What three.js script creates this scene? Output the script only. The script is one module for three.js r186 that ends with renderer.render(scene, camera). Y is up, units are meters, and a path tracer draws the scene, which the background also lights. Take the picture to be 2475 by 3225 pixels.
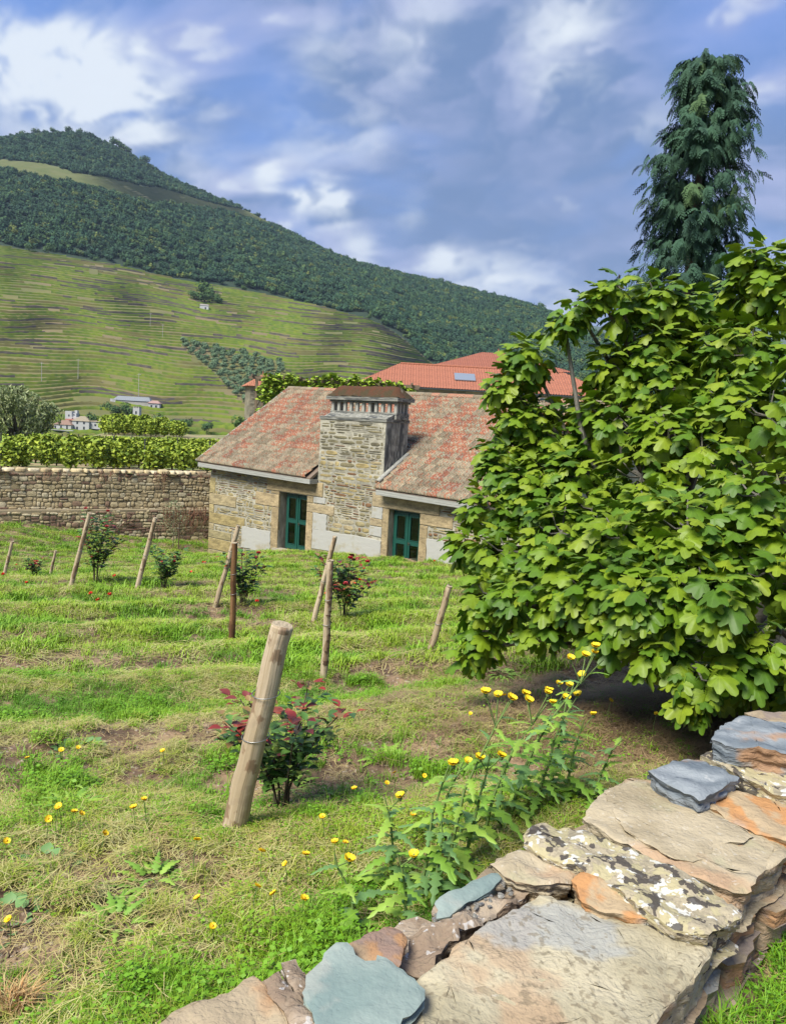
import * as THREE from 'three';
import { mergeGeometries, mergeVertices } from 'three/addons/utils/BufferGeometryUtils.js';
import { TessellateModifier } from 'three/addons/modifiers/TessellateModifier.js';
import { createNoise2D, createNoise3D } from 'simplex-noise';

// ---------------------------------------------------------------- camera, sky, sun, exposure
const EXPOSURE = 2.3;
const scene = new THREE.Scene();
const camera = new THREE.PerspectiveCamera(66, 785 / 1024, 0.05, 9000);
camera.position.set(0, 1.65, 0);
camera.rotation.set(THREE.MathUtils.degToRad(-6.3), 0, THREE.MathUtils.degToRad(3.2), 'YXZ');
const renderer = new THREE.WebGLRenderer({ antialias: true });
renderer.toneMapping = THREE.LinearToneMapping;
renderer.toneMappingExposure = EXPOSURE;
renderer.shadowMap.enabled = true;
const SUN_DIR = new THREE.Vector3(-0.42, 0.76, 0.50).normalize();
const sun = new THREE.DirectionalLight(new THREE.Color().setRGB(1, 0.95, 0.85), 3.3);
sun.name = 'sun';
sun.position.copy(SUN_DIR).multiplyScalar(200);
sun.castShadow = true;
sun.shadow.radius = 50;
sun.shadow.mapSize.set(4096, 4096);
Object.assign(sun.shadow.camera, { left: -60, right: 60, top: 60, bottom: -60, near: 1, far: 500 });
scene.add(sun, sun.target);

// ---------------------------------------------------------------- helpers
function rng(seed) { let s = seed | 0; return () => { s = (s + 0x6d2b79f5) | 0; let t = Math.imul(s ^ (s >>> 15), 1 | s); t = (t + Math.imul(t ^ (t >>> 7), 61 | t)) ^ t; return ((t ^ (t >>> 14)) >>> 0) / 4294967296; }; }
const n2 = createNoise2D(rng(11)), n3 = createNoise3D(rng(12));
function fbm2(x, y, o = 4) { let s = 0, a = 0.5; for (let i = 0; i < o; i++) { s += a * n2(x, y); x = x * 2.03 + 17.1; y = y * 2.03 - 9.7; a *= 0.5; } return s; }
function fbm3(x, y, z, o = 4) { let s = 0, a = 0.5; for (let i = 0; i < o; i++) { s += a * n3(x, y, z); x = x * 2.03 + 7.1; y = y * 2.03 - 3.3; z = z * 2.03 + 5.9; a *= 0.5; } return s; }
const clamp = THREE.MathUtils.clamp, lerp = THREE.MathUtils.lerp, sst = (a, b, x) => { const t = clamp((x - a) / (b - a), 0, 1); return t * t * (3 - 2 * t); };
const mix3 = (a, b, t) => [lerp(a[0], b[0], t), lerp(a[1], b[1], t), lerp(a[2], b[2], t)];
const V = (x, y, z) => new THREE.Vector3(x, y, z);
const rgb = (r, g, b) => new THREE.Color().setRGB(r, g, b);
function mat(c, o = {}) { const m = new (o.transmission || o.clearcoat || o.sheen || o.specularIntensity !== undefined ? THREE.MeshPhysicalMaterial : THREE.MeshStandardMaterial)({ color: Array.isArray(c) ? rgb(...c) : c, roughness: 0.9, side: THREE.DoubleSide, ...o }); return m; }
const taken = new Map();
function numbered(name) { const k = taken.get(name) || 0; taken.set(name, k + 1); return k ? name + '_' + String(k).padStart(3, '0') : name; }
function shade(o) { o.traverse((c) => { if (c.isMesh) { c.castShadow = true; c.receiveShadow = true; } }); return o; }
function top(o, name, label, category, group, kind) { o.name = numbered(name); if (label) o.userData.label = label; if (category) o.userData.category = category; if (group) o.userData.group = group; if (kind) o.userData.kind = kind; scene.add(shade(o)); return o; }
function part(name, g, m, parent, label) { const o = new THREE.Mesh(g, m); o.name = name; o.castShadow = o.receiveShadow = true; parent.add(o); if (label) o.userData.label = label; return o; }
function group(x = 0, y = 0, z = 0, turn = 0) { const g = new THREE.Group(); g.position.set(x, y, z); g.rotation.y = turn; return g; }
function copyOf(o, label) { const c = o.clone(); c.name = numbered(o.name.replace(/_\d\d\d$/, '')); c.userData = { ...o.userData }; if (label) c.userData.label = label; scene.add(c); return c; }
function geo(pos, idx, uv, col) { const g = new THREE.BufferGeometry(); g.setAttribute('position', new THREE.BufferAttribute(pos instanceof Float32Array ? pos : new Float32Array(pos), 3)); if (uv) g.setAttribute('uv', new THREE.BufferAttribute(new Float32Array(uv), 2)); if (col) g.setAttribute('color', new THREE.BufferAttribute(new Float32Array(col), 3)); if (idx) g.setIndex(idx); g.computeVertexNormals(); return g; }
function bx(w, h, d, x = 0, y = 0, z = 0, ry = 0, rz = 0, rx = 0) { const g = new THREE.BoxGeometry(w, h, d); if (rx) g.rotateX(rx); if (rz) g.rotateZ(rz); if (ry) g.rotateY(ry); g.translate(x, y, z); return g; }
function merge(list) { const l = list.map((g) => { const k = g.index ? g.toNonIndexed() : g; for (const n of Object.keys(k.attributes)) if (!['position', 'normal', 'uv', 'color'].includes(n)) k.deleteAttribute(n); return k; }); const hasUv = l.every((g) => g.attributes.uv), hasC = l.every((g) => g.attributes.color); for (const g of l) { if (!hasUv) g.deleteAttribute('uv'); if (!hasC) g.deleteAttribute('color'); } return mergeGeometries(l); }
function paint(g, c) { const n = g.attributes.position.count, a = new Float32Array(n * 3); for (let i = 0; i < n; i++) { a[i * 3] = c[0]; a[i * 3 + 1] = c[1]; a[i * 3 + 2] = c[2]; } g.setAttribute('color', new THREE.BufferAttribute(a, 3)); return g; }
// tapered, jointed tube through points [x,y,z,radius]
function limb(pts, sides = 7, jitter = 0, rnd) {
  const pos = [], idx = [], uv = []; let len = 0;
  const P = pts.map((p) => V(p[0], p[1], p[2]));
  for (let i = 0; i < P.length; i++) {
    const t = P[Math.min(i + 1, P.length - 1)].clone().sub(P[Math.max(i - 1, 0)]).normalize();
    const a = Math.abs(t.y) > 0.9 ? V(1, 0, 0) : V(0, 1, 0), n = a.clone().cross(t).normalize(), b = t.clone().cross(n);
    if (i) len += P[i].distanceTo(P[i - 1]);
    for (let k = 0; k <= sides; k++) {
      const th = k / sides * Math.PI * 2, kk = k % sides, r = pts[i][3] * (1 + (jitter ? jitter * n3(kk * 3.1, len * 6, pts[0][0] * 3 + 1.7) : 0));
      pos.push(P[i].x + (n.x * Math.cos(th) + b.x * Math.sin(th)) * r, P[i].y + (n.y * Math.cos(th) + b.y * Math.sin(th)) * r, P[i].z + (n.z * Math.cos(th) + b.z * Math.sin(th)) * r);
      uv.push(k / sides, len);
    }
  }
  const w = sides + 1;
  for (let i = 0; i < P.length - 1; i++) for (let k = 0; k < sides; k++) { const a = i * w + k; idx.push(a, a + 1, a + w, a + 1, a + w + 1, a + w); }
  for (const [r, q] of [[0, P[0]], [P.length - 1, P[P.length - 1]]]) { const c = pos.length / 3; pos.push(q.x, q.y, q.z); uv.push(0.5, 0.5); for (let k = 0; k < sides; k++) r ? idx.push(r * w + k, r * w + k + 1, c) : idx.push(k + 1, k, c); }
  return geo(pos, idx, uv);
}
// periodic noise for tiling textures
const HT = new Float32Array(65536), HR = rng(77); for (let i = 0; i < 65536; i++) HT[i] = HR() * 2 - 1;
function tn(x, y, p, s = 0) { const xi = Math.floor(x), yi = Math.floor(y), fx = x - xi, fy = y - yi, u = fx * fx * (3 - 2 * fx), v = fy * fy * (3 - 2 * fy), xa = (xi % p) * 251 + s * 7919, xb = ((xi + 1) % p) * 251 + s * 7919, ya = (yi % p) * 3571, yb = ((yi + 1) % p) * 3571, A = HT[(xa + ya) & 65535], B = HT[(xb + ya) & 65535], C = HT[(xa + yb) & 65535], D = HT[(xb + yb) & 65535], l = A + (B - A) * u; return l + (C + (D - C) * u - l) * v; }
function tf(u, v, p, o = 5, s = 0) { let r = 0, a = 0.55; for (let i = 0; i < o; i++) { r += a * tn(u * p, v * p, p, s + i); p *= 2; a *= 0.52; } return r; }
const toS = (c) => { c = clamp(c, 0, 1); return 255 * (c <= 0.0031308 ? 12.92 * c : 1.055 * Math.pow(c, 1 / 2.4) - 0.055); };
function tex(w, h, f, color = true) {   // f(u, v) gives linear colour or a height
  const d = new Uint8Array(w * h * 4);
  for (let y = 0; y < h; y++) for (let x = 0; x < w; x++) { const c = f((x + 0.5) / w, (y + 0.5) / h), i = (y * w + x) * 4; if (color) { d[i] = toS(c[0]); d[i + 1] = toS(c[1]); d[i + 2] = toS(c[2]); } else d[i] = d[i + 1] = d[i + 2] = clamp(c, 0, 1) * 255; d[i + 3] = 255; }
  const t = new THREE.DataTexture(d, w, h); t.wrapS = t.wrapT = THREE.RepeatWrapping; t.magFilter = THREE.LinearFilter; t.minFilter = THREE.LinearFilter; t.colorSpace = color ? THREE.SRGBColorSpace : THREE.NoColorSpace; t.needsUpdate = true; return t;
}
function rep(t, x, y = x) { const c = t.clone(); c.repeat.set(x, y); c.needsUpdate = true; return c; }
function instanced(g, m, mats, cols) {
  const o = new THREE.InstancedMesh(g, m, mats.length), c = new THREE.Color();
  for (let i = 0; i < mats.length; i++) { o.setMatrixAt(i, mats[i]); if (cols) o.setColorAt(i, c.setRGB(...cols[i])); }
  o.castShadow = o.receiveShadow = true; return o;
}
const M4 = (x, y, z, ry, sx, sy = sx, sz = sx, rx = 0, rz = 0) => new THREE.Matrix4().compose(V(x, y, z), new THREE.Quaternion().setFromEuler(new THREE.Euler(rx, ry, rz, 'YXZ')), V(sx, sy, sz));
const inPoly = (x, z, P) => { let c = false; for (let i = 0, j = P.length - 1; i < P.length; j = i++) if ((P[i][1] > z) !== (P[j][1] > z) && x < (P[j][0] - P[i][0]) * (z - P[i][1]) / (P[j][1] - P[i][1]) + P[i][0]) c = !c; return c; };
const PUFFS = [[-0.3967,0.3563,-0.846,3.06,1.0],[-0.3616,0.3482,-0.8649,2.72,1.0],[-0.333,0.3374,-0.8805,2.55,1.0],[-0.3027,0.328,-0.8949,2.04,0.9],[-0.2851,0.3178,-0.9043,1.36,0.7],[-0.2639,0.3487,-0.8993,1.19,0.5],[-0.4121,0.3566,-0.8385,2.04,0.6],[-0.2265,0.3347,-0.9147,1.36,0.45],[-0.0974,0.2569,-0.9615,1.43,1.5],[-0.0779,0.2484,-0.9655,0.95,1.2],[-0.1272,0.2546,-0.9587,1.02,1.0],[-0.1673,0.2728,-0.9474,1.09,0.9],[-0.057,0.2089,-0.9763,1.22,0.8],[0.0393,0.2009,-0.9788,1.22,0.8],[0.0801,0.184,-0.9796,2.04,0.55],[0.1252,0.1802,-0.9756,2.38,0.5],[-0.0995,0.3928,-0.9143,2.04,0.55],[-0.0179,0.4064,-0.9135,2.04,0.5],[-0.1303,0.3208,-0.9382,2.72,0.45],[-0.0561,0.3266,-0.9435,2.04,0.45],[0.1356,0.429,-0.8931,2.38,0.55],[0.1727,0.4357,-0.8834,2.04,0.5],[0.1375,0.3851,-0.9126,1.7,0.35],[0.0025,0.2482,-0.9687,1.36,0.45],[-0.4117,0.3079,-0.8577,2.72,0.35],[-0.3667,0.3064,-0.8784,3.06,0.4],[-0.2539,0.2796,-0.9259,2.72,0.35],[0.2574,0.3396,-0.9047,1.36,0.4],[0.0153,0.4393,-0.8982,2.04,0.4],[0.1821,0.1604,-0.9701,2.04,0.4],[0.1779,0.3803,-0.9076,2.04,0.3],[0.3502,0.3422,-0.8719,1.7,0.3]];
const DARKS = [[0.1238,0.2474,-0.961,6.8,0.5],[0.063,0.3137,-0.9474,6.8,0.3],[0.2091,0.203,-0.9566,6.12,0.35],[0.2237,0.2819,-0.933,5.44,0.3]];
const BLUES = [[-0.4002,0.3814,-0.8333,5.78,0.9],[0.3512,0.4291,-0.8322,5.44,0.7],[-0.2912,0.3961,-0.8708,4.08,0.4],[-0.2088,0.3891,-0.8972,3.4,0.4],[-0.1605,0.3703,-0.915,2.04,0.5],[-0.1404,0.2182,-0.9657,2.04,0.6],[-0.2133,0.2938,-0.9318,1.7,0.3],[-0.0242,0.2264,-0.9737,2.04,0.35],[0.2778,0.4296,-0.8592,3.06,0.4]];
const POSTS = [[-0.734,-0.39,-3.704,-0.485,0.688,-3.584,0.125],[-0.559,-0.761,-7.155,-0.537,0.393,-7.035,0.075],[-1.07,-1.223,-10.925,-0.783,0.064,-10.805,0.08],[-1.959,-1.168,-9.802,-1.94,0.077,-9.682,0.085],[-2.71,-1.315,-11.987,-2.33,-0.01,-11.867,0.085],[-4.432,-1.498,-13.524,-4.056,-0.167,-13.404,0.09],[-5.704,-1.507,-13.825,-5.306,-0.19,-13.705,0.09],[-8.231,-2.432,-18.761,-8.014,-1.803,-18.641,0.075],[-9.145,-2.455,-18.319,-8.834,-1.556,-18.199,0.085],[0.451,-0.811,-8.31,0.636,-0.017,-8.19,0.08]];
const SLABS = {"A":[0.35,[0.116,-1.74],[0.148,-1.771],[0.197,-1.826],[0.262,-1.903],[0.331,-1.977],[0.404,-2.045],[0.471,-2.095],[0.521,-2.083],[0.578,-2.072],[0.631,-2.05],[0.703,-2.031],[0.746,-2.004],[0.802,-1.984],[0.87,-1.963],[0.889,-1.934],[0.876,-1.887],[0.817,-1.809],[0.74,-1.738],[0.707,-1.705],[0.662,-1.651],[0.594,-1.585],[0.455,-1.512],[0.304,-1.478],[0.161,-1.492],[0.11,-1.556],[0.1,-1.609],[0.117,-1.66]],"B":[0.395,[-0.141,-1.672],[-0.11,-1.726],[-0.079,-1.787],[-0.051,-1.793],[-0.031,-1.753],[-0.007,-1.731],[0.015,-1.74],[0.023,-1.761],[0.055,-1.727],[0.095,-1.691],[0.133,-1.651],[0.131,-1.616],[0.118,-1.592],[0.073,-1.537],[0.038,-1.475],[-0.085,-1.467],[-0.102,-1.526],[-0.137,-1.612]],"C":[0.36,[-0.452,-1.491],[-0.437,-1.544],[-0.412,-1.584],[-0.382,-1.612],[-0.31,-1.65],[-0.264,-1.7],[-0.241,-1.683],[-0.221,-1.651],[-0.192,-1.607],[-0.163,-1.575],[-0.143,-1.514],[-0.293,-1.445]],"D":[0.37,[-0.238,-1.673],[-0.205,-1.713],[-0.151,-1.638],[-0.104,-1.557],[-0.082,-1.496],[-0.131,-1.493],[-0.154,-1.553],[-0.187,-1.594],[-0.215,-1.639]],"E":[0.365,[-0.207,-1.746],[-0.177,-1.759],[-0.141,-1.719],[-0.124,-1.628],[-0.136,-1.622],[-0.167,-1.667]],"F":[0.365,[-0.049,-1.821],[0.003,-1.87],[0.055,-1.908],[0.085,-1.899],[0.093,-1.855],[0.084,-1.797],[0.07,-1.743],[0.012,-1.725],[-0.034,-1.76]],"G":[0.36,[0.177,-2.041],[0.233,-2.096],[0.298,-2.154],[0.364,-2.194],[0.377,-2.161],[0.348,-2.118],[0.254,-2.032],[0.212,-1.976],[0.18,-1.963]],"H":[0.37,[0.349,-2.222],[0.371,-2.255],[0.425,-2.283],[0.502,-2.301],[0.558,-2.243],[0.604,-2.194],[0.569,-2.139],[0.506,-2.115],[0.459,-2.117],[0.381,-2.162]],"I":[0.385,[0.566,-2.128],[0.6,-2.164],[0.662,-2.156],[0.692,-2.108],[0.716,-2.049],[0.751,-1.995],[0.736,-1.968],[0.696,-1.982],[0.632,-1.998],[0.576,-2.026],[0.574,-2.079]],"J":[0.4,[0.46,-2.347],[0.498,-2.394],[0.548,-2.422],[0.626,-2.401],[0.717,-2.346],[0.794,-2.286],[0.871,-2.198],[0.947,-2.128],[0.967,-2.063],[0.999,-2.002],[0.979,-1.97],[0.864,-1.883],[0.838,-1.892],[0.786,-1.914],[0.733,-1.958],[0.697,-2.027],[0.659,-2.123],[0.602,-2.165],[0.543,-2.209],[0.459,-2.291]],"K":[0.4,[0.686,-2.492],[0.75,-2.597],[0.802,-2.673],[0.927,-2.79],[0.996,-2.789],[1.055,-2.685],[1.118,-2.632],[1.131,-2.583],[1.215,-2.481],[1.312,-2.396],[1.286,-2.324],[1.227,-2.265],[1.125,-2.181],[1.07,-2.103],[1.011,-2.089],[0.95,-2.134],[0.875,-2.211],[0.809,-2.288],[0.754,-2.35],[0.697,-2.416]],"K2":[0.412,[0.796,-2.639],[0.914,-2.75],[0.981,-2.747],[1.041,-2.65],[1.102,-2.594],[1.198,-2.479],[1.208,-2.391],[1.152,-2.357],[1.052,-2.326],[1.025,-2.276],[0.985,-2.265],[0.983,-2.233],[0.947,-2.22],[0.897,-2.237],[0.857,-2.285],[0.812,-2.349],[0.794,-2.39],[0.786,-2.528]],"L":[0.475,[0.962,-2.7],[1.042,-2.769],[1.137,-2.842],[1.189,-2.839],[1.242,-2.755],[1.279,-2.687],[1.174,-2.589],[1.07,-2.504],[1.01,-2.578],[0.968,-2.644]],"M":[0.42,[1.115,-2.591],[1.164,-2.672],[1.243,-2.703],[1.345,-2.67],[1.437,-2.655],[1.504,-2.595],[1.474,-2.449],[1.3,-2.344],[1.243,-2.381],[1.194,-2.437],[1.149,-2.513]],"N":[0.455,[1.231,-2.927],[1.321,-2.99],[1.428,-2.982],[1.504,-2.948],[1.619,-2.889],[1.67,-2.756],[1.523,-2.578],[1.407,-2.601],[1.367,-2.654],[1.301,-2.729],[1.272,-2.823]],"O":[0.545,[1.244,-2.865],[1.292,-2.94],[1.352,-3.02],[1.456,-3.111],[1.532,-3.11],[1.629,-3.074],[1.723,-3.038],[1.72,-2.865],[1.62,-2.747],[1.47,-2.751],[1.385,-2.787],[1.276,-2.814]],"Q":[0.47,[1.603,-3.386],[1.786,-3.443],[1.949,-3.354],[1.969,-3.125],[1.832,-2.968],[1.854,-3.234],[1.735,-3.274],[1.632,-3.312]]};
const BED = [[0.1,-1.928],[0.184,-2.014],[0.26,-2.085],[0.372,-2.186],[0.447,-2.141],[0.433,-2.117],[0.316,-2.0],[0.188,-1.866],[0.184,-1.839],[0.121,-1.767],[0.07,-1.809],[0.094,-1.872]];
const FIG = [[2.775,2.903,-6.2,0.228],[2.668,3.071,-6.2,0.11],[2.607,2.801,-6.5,0.174],[2.2,2.723,-6.5,0.193],[1.99,2.806,-6.4,0.106],[1.637,2.841,-6.3,0.09],[1.486,2.773,-6.3,0.067],[1.324,2.657,-6.3,0.082],[1.251,2.517,-6.3,0.045],[1.699,2.631,-6.3,0.067],[1.955,2.385,-6.4,0.235],[1.708,2.217,-6.4,0.167],[1.585,1.878,-6.5,0.131],[1.042,2.297,-6.6,0.141],[0.886,2.06,-6.6,0.133],[0.984,1.777,-6.6,0.149],[1.364,1.643,-6.6,0.188],[1.734,1.816,-6.3,0.262],[2.158,2.055,-6.2,0.294],[2.454,2.402,-6.3,0.206],[2.588,2.312,-6.0,0.285],[2.59,1.855,-5.6,0.266],[2.193,1.6,-5.7,0.271],[1.837,1.365,-5.9,0.28],[1.472,1.324,-6.2,0.258],[1.052,1.211,-6.4,0.22],[0.779,1.024,-6.4,0.175],[0.656,0.723,-6.3,0.127],[0.916,0.729,-6.0,0.235],[1.234,0.934,-5.7,0.271],[1.561,0.975,-5.3,0.252],[1.884,1.097,-5.0,0.252],[2.307,1.331,-5.0,0.252],[2.273,0.902,-4.7,0.218],[1.881,0.758,-4.6,0.213],[1.588,0.698,-4.8,0.199],[1.343,0.629,-5.2,0.216],[1.06,0.516,-5.5,0.202],[0.751,0.433,-5.8,0.151],[0.718,0.144,-5.8,0.076],[0.657,-0.004,-5.8,0.034],[1.078,0.279,-5.5,0.098],[1.431,0.403,-5.1,0.109],[1.67,0.404,-4.7,0.1],[1.83,0.33,-4.5,0.091],[1.83,0.188,-4.5,0.037],[2.088,0.37,-4.6,0.131],[2.326,0.499,-4.6,0.136],[2.877,0.789,-5.0,0.297],[2.901,1.532,-5.2,0.309],[2.985,2.227,-5.5,0.326],[3.055,2.815,-6.0,0.285],[2.15,2.415,-6.6,0.196],[2.404,1.986,-5.9,0.21],[2.01,1.757,-5.9,0.21],[1.534,1.09,-6.0,0.214],[1.172,1.16,-6.2,0.184],[1.831,1.161,-5.5,0.196],[2.117,1.035,-4.9,0.174],[1.778,0.897,-4.9,0.174],[1.46,0.781,-5.1,0.166],[1.209,0.726,-5.5,0.18],[2.436,1.155,-4.8,0.199],[1.155,1.825,-6.6,0.102],[1.231,1.597,-6.6,0.157],[0.848,1.498,-6.6,0.102],[0.903,1.35,-6.5,0.154],[1.268,1.376,-6.4,0.19],[2.786,0.036,-5.6,0.166],[2.432,0.011,-5.4,0.115],[2.759,0.031,-5.2,0.154],[2.009,0.29,-5.8,0.172],[1.71,0.296,-6.0,0.178],[2.775,2.315,-7.4,0.351],[2.452,1.825,-7.6,0.361],[3.075,2.731,-7.2,0.235],[1.857,1.434,-7.6,0.271],[1.595,0.809,-7.4,0.264],[2.15,0.721,-7.3,0.347],[2.75,1.009,-7.0,0.374],[3.305,1.664,-7.0,0.374],[3.184,0.68,-6.6,0.313],[2.528,0.4,-6.8,0.242],[1.794,0.446,-7.0,0.208]];
const HILL = [[-295.8,-2.0,-157.3,-635.7,94.1,-338.0,-1147.8,222.7,-610.3,1.0,1.0],[-284.1,-2.0,-177.5,-610.6,94.1,-381.5,-1102.5,222.7,-688.9,1.0,1.0],[-271.0,-2.0,-196.9,-582.5,94.1,-423.2,-1051.7,222.7,-764.1,1.0,1.0],[-256.6,-2.0,-215.3,-551.6,94.1,-462.8,-995.9,222.7,-835.6,1.0,1.0],[-241.0,-2.0,-232.7,-517.9,94.1,-500.2,-935.1,222.7,-903.1,1.0,1.0],[-224.2,-2.0,-249.0,-481.8,94.8,-535.1,-869.9,225.0,-966.1,1.0,1.0],[-206.1,-2.0,-263.8,-442.5,106.0,-566.3,-798.3,278.8,-1021.8,0.795,1.0],[-186.9,-2.0,-277.1,-400.4,115.3,-593.6,-721.4,319.9,-1069.5,0.628,0.911],[-166.9,-2.0,-289.0,-356.7,122.7,-617.8,-641.7,349.9,-1111.4,0.58,0.79],[-161.2,-2.0,-292.1,-344.4,123.4,-623.9,-619.3,355.5,-1121.9,0.568,0.756],[-155.5,-2.0,-295.0,-332.0,124.1,-629.7,-596.8,361.1,-1132.0,0.556,0.725],[-149.8,-2.0,-297.8,-319.5,124.7,-635.3,-574.2,366.7,-1141.6,0.545,0.697],[-144.0,-2.0,-300.5,-307.0,124.1,-640.7,-551.3,373.2,-1150.7,0.512,0.654],[-138.1,-2.0,-303.1,-294.3,123.4,-645.8,-528.4,379.1,-1159.4,0.485,0.622],[-132.2,-2.0,-305.5,-281.6,122.7,-650.6,-505.3,384.5,-1167.7,0.461,0.586],[-126.3,-2.0,-307.9,-268.7,121.9,-655.2,-482.1,389.5,-1175.5,0.437,0.549],[-120.3,-2.0,-310.1,-255.8,121.1,-659.6,-458.8,386.8,-1182.8,0.431,0.549],[-114.3,-2.0,-312.3,-242.9,120.3,-663.7,-435.4,378.9,-1189.7,0.439,0.577],[-108.2,-2.0,-314.3,-229.9,118.9,-667.5,-411.8,369.3,-1196.1,0.457,0.624],[-102.1,-2.0,-316.2,-216.8,117.0,-671.1,-388.2,359.3,-1202.0,0.504,0.683],[-96.0,-2.0,-317.9,-203.6,115.2,-674.5,-364.6,348.4,-1207.5,0.566,0.754],[-89.8,-2.0,-319.6,-190.4,113.3,-677.5,-340.8,339.1,-1212.5,0.629,0.806],[-83.6,-2.0,-321.1,-177.2,111.8,-680.4,-317.0,331.6,-1217.1,0.679,0.848],[-77.4,-2.0,-322.5,-164.0,110.7,-682.9,-293.2,324.0,-1221.1,0.729,0.892],[-71.2,-2.0,-323.8,-150.7,109.5,-685.2,-269.3,316.6,-1224.7,0.784,0.941],[-64.9,-2.0,-325.0,-137.3,108.4,-687.3,-245.4,308.9,-1227.9,0.825,0.999],[-58.7,-2.0,-326.0,-124.0,107.1,-689.1,-221.4,298.4,-1230.6,0.901,1.0],[-52.4,-2.0,-327.0,-109.9,104.5,-685.9,-196.5,286.5,-1226.6,0.997,1.0],[-46.1,-2.0,-327.8,-95.8,101.8,-681.3,-171.6,274.9,-1220.7,1.0,1.0],[-39.7,-2.0,-328.5,-81.9,99.1,-676.5,-146.9,263.4,-1214.3,1.0,1.0],[-33.4,-2.0,-329.0,-68.2,96.4,-671.3,-122.6,252.8,-1207.4,1.0,1.0],[-27.1,-2.0,-329.5,-54.8,92.9,-666.0,-98.7,243.1,-1200.0,1.0,1.0],[-20.7,-2.0,-329.8,-41.5,89.5,-660.3,-75.0,234.6,-1192.2,1.0,1.0],[-14.4,-2.0,-330.0,-28.6,86.0,-654.4,-51.7,228.7,-1183.9,1.0,1.0],[-8.1,-2.0,-330.1,-15.8,80.4,-648.2,-28.7,222.8,-1175.1,1.0,1.0],[-1.7,-2.0,-330.0,-3.4,73.4,-641.8,-6.1,217.6,-1165.9,1.0,1.0],[4.6,-2.0,-330.0,8.7,62.9,-623.9,16.1,212.4,-1156.3,1.0,1.0],[10.9,-2.0,-329.8,20.0,51.6,-601.7,38.0,206.6,-1146.2,1.0,1.0],[17.3,-2.0,-329.5,30.4,42.9,-579.2,59.5,200.7,-1135.8,1.0,1.0],[23.6,-2.0,-329.2,40.0,35.5,-557.8,80.6,194.8,-1124.9,1.0,1.0],[29.9,-2.0,-328.6,49.9,30.1,-548.1,101.3,188.7,-1112.7,1.0,1.0],[36.2,-2.0,-328.0,59.4,26.6,-538.3,121.0,181.9,-1096.0,1.0,1.0],[42.5,-2.0,-327.3,68.6,23.2,-528.4,140.1,175.2,-1078.9,1.0,1.0],[48.8,-2.0,-326.4,77.5,20.1,-518.2,158.6,168.0,-1061.5,1.0,1.0],[55.0,-2.0,-325.4,85.9,17.8,-508.0,176.6,160.7,-1043.8,1.0,1.0],[61.3,-2.0,-324.3,94.0,15.5,-497.6,193.8,151.0,-1025.8,1.0,1.0],[67.5,-2.0,-323.0,101.8,13.3,-487.1,210.5,140.1,-1007.6,1.0,1.0],[73.7,-2.0,-321.7,109.1,12.0,-476.5,226.5,130.3,-989.1,1.0,1.0],[79.8,-2.0,-320.2,116.1,11.0,-465.7,241.9,120.8,-970.3,1.0,1.0],[86.0,-2.0,-318.6,124.7,10.2,-462.2,259.4,113.7,-961.4,1.0,1.0],[91.0,-2.0,-317.2,131.7,9.5,-459.2,273.5,108.3,-953.9,1.0,1.0],[112.9,-2.0,-310.1,161.8,7.7,-444.5,334.1,84.3,-918.0,1.0,1.0],[134.2,-2.0,-301.5,190.5,6.8,-428.0,391.1,61.8,-878.4,1.0,1.0],[154.9,-2.0,-291.4,217.8,5.0,-409.6,444.2,46.3,-835.4,1.0,1.0],[174.9,-2.0,-279.9,243.4,3.3,-389.4,493.2,32.8,-789.3,1.0,1.0],[194.0,-2.0,-267.0,267.2,3.3,-367.8,538.0,32.3,-740.6,1.0,1.0],[212.1,-2.0,-252.8,289.3,3.3,-344.7,578.5,31.8,-689.4,1.0,1.0],[229.2,-2.0,-237.4,312.6,3.3,-323.7,625.2,31.8,-647.4,1.0,1.0],[245.2,-2.0,-220.8,334.4,3.3,-301.1,668.8,31.8,-602.2,1.0,1.0],[260.0,-2.0,-203.2,354.6,3.3,-277.0,709.2,31.8,-554.1,1.0,1.0],[273.6,-2.0,-184.5,373.1,3.3,-251.6,746.1,31.8,-503.3,1.0,1.0]];
const GROVE = [[-124.7,-452.6],[-110.8,-452.6],[-94.1,-448.6],[-78.0,-447.5],[-65.1,-439.5],[-60.9,-418.8],[-63.1,-405.0],[-68.9,-397.8],[-71.0,-378.8],[-67.6,-352.9],[-74.6,-364.2],[-84.8,-385.2],[-97.1,-407.5],[-112.8,-430.3]];
const POPPY_AT = [[-6.43,-12.93],[-9.71,-20.27],[-4.28,-11.23],[-4.05,-10.88],[-4.1,-11.3],[-5.11,-14.4],[-4.46,-18.48],[-4.79,-20.26],[-2.03,-11.99],[-2.7,-15.62],[-3.22,-18.8],[-0.97,-12.5],[-0.58,-14.37],[-0.35,-14.4],[1.28,-22.09],[-4.23,-16.65],[-5.69,-12.21],[-10.19,-20.8],[-0.56,-17.84],[-0.6,-14.14]];
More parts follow.
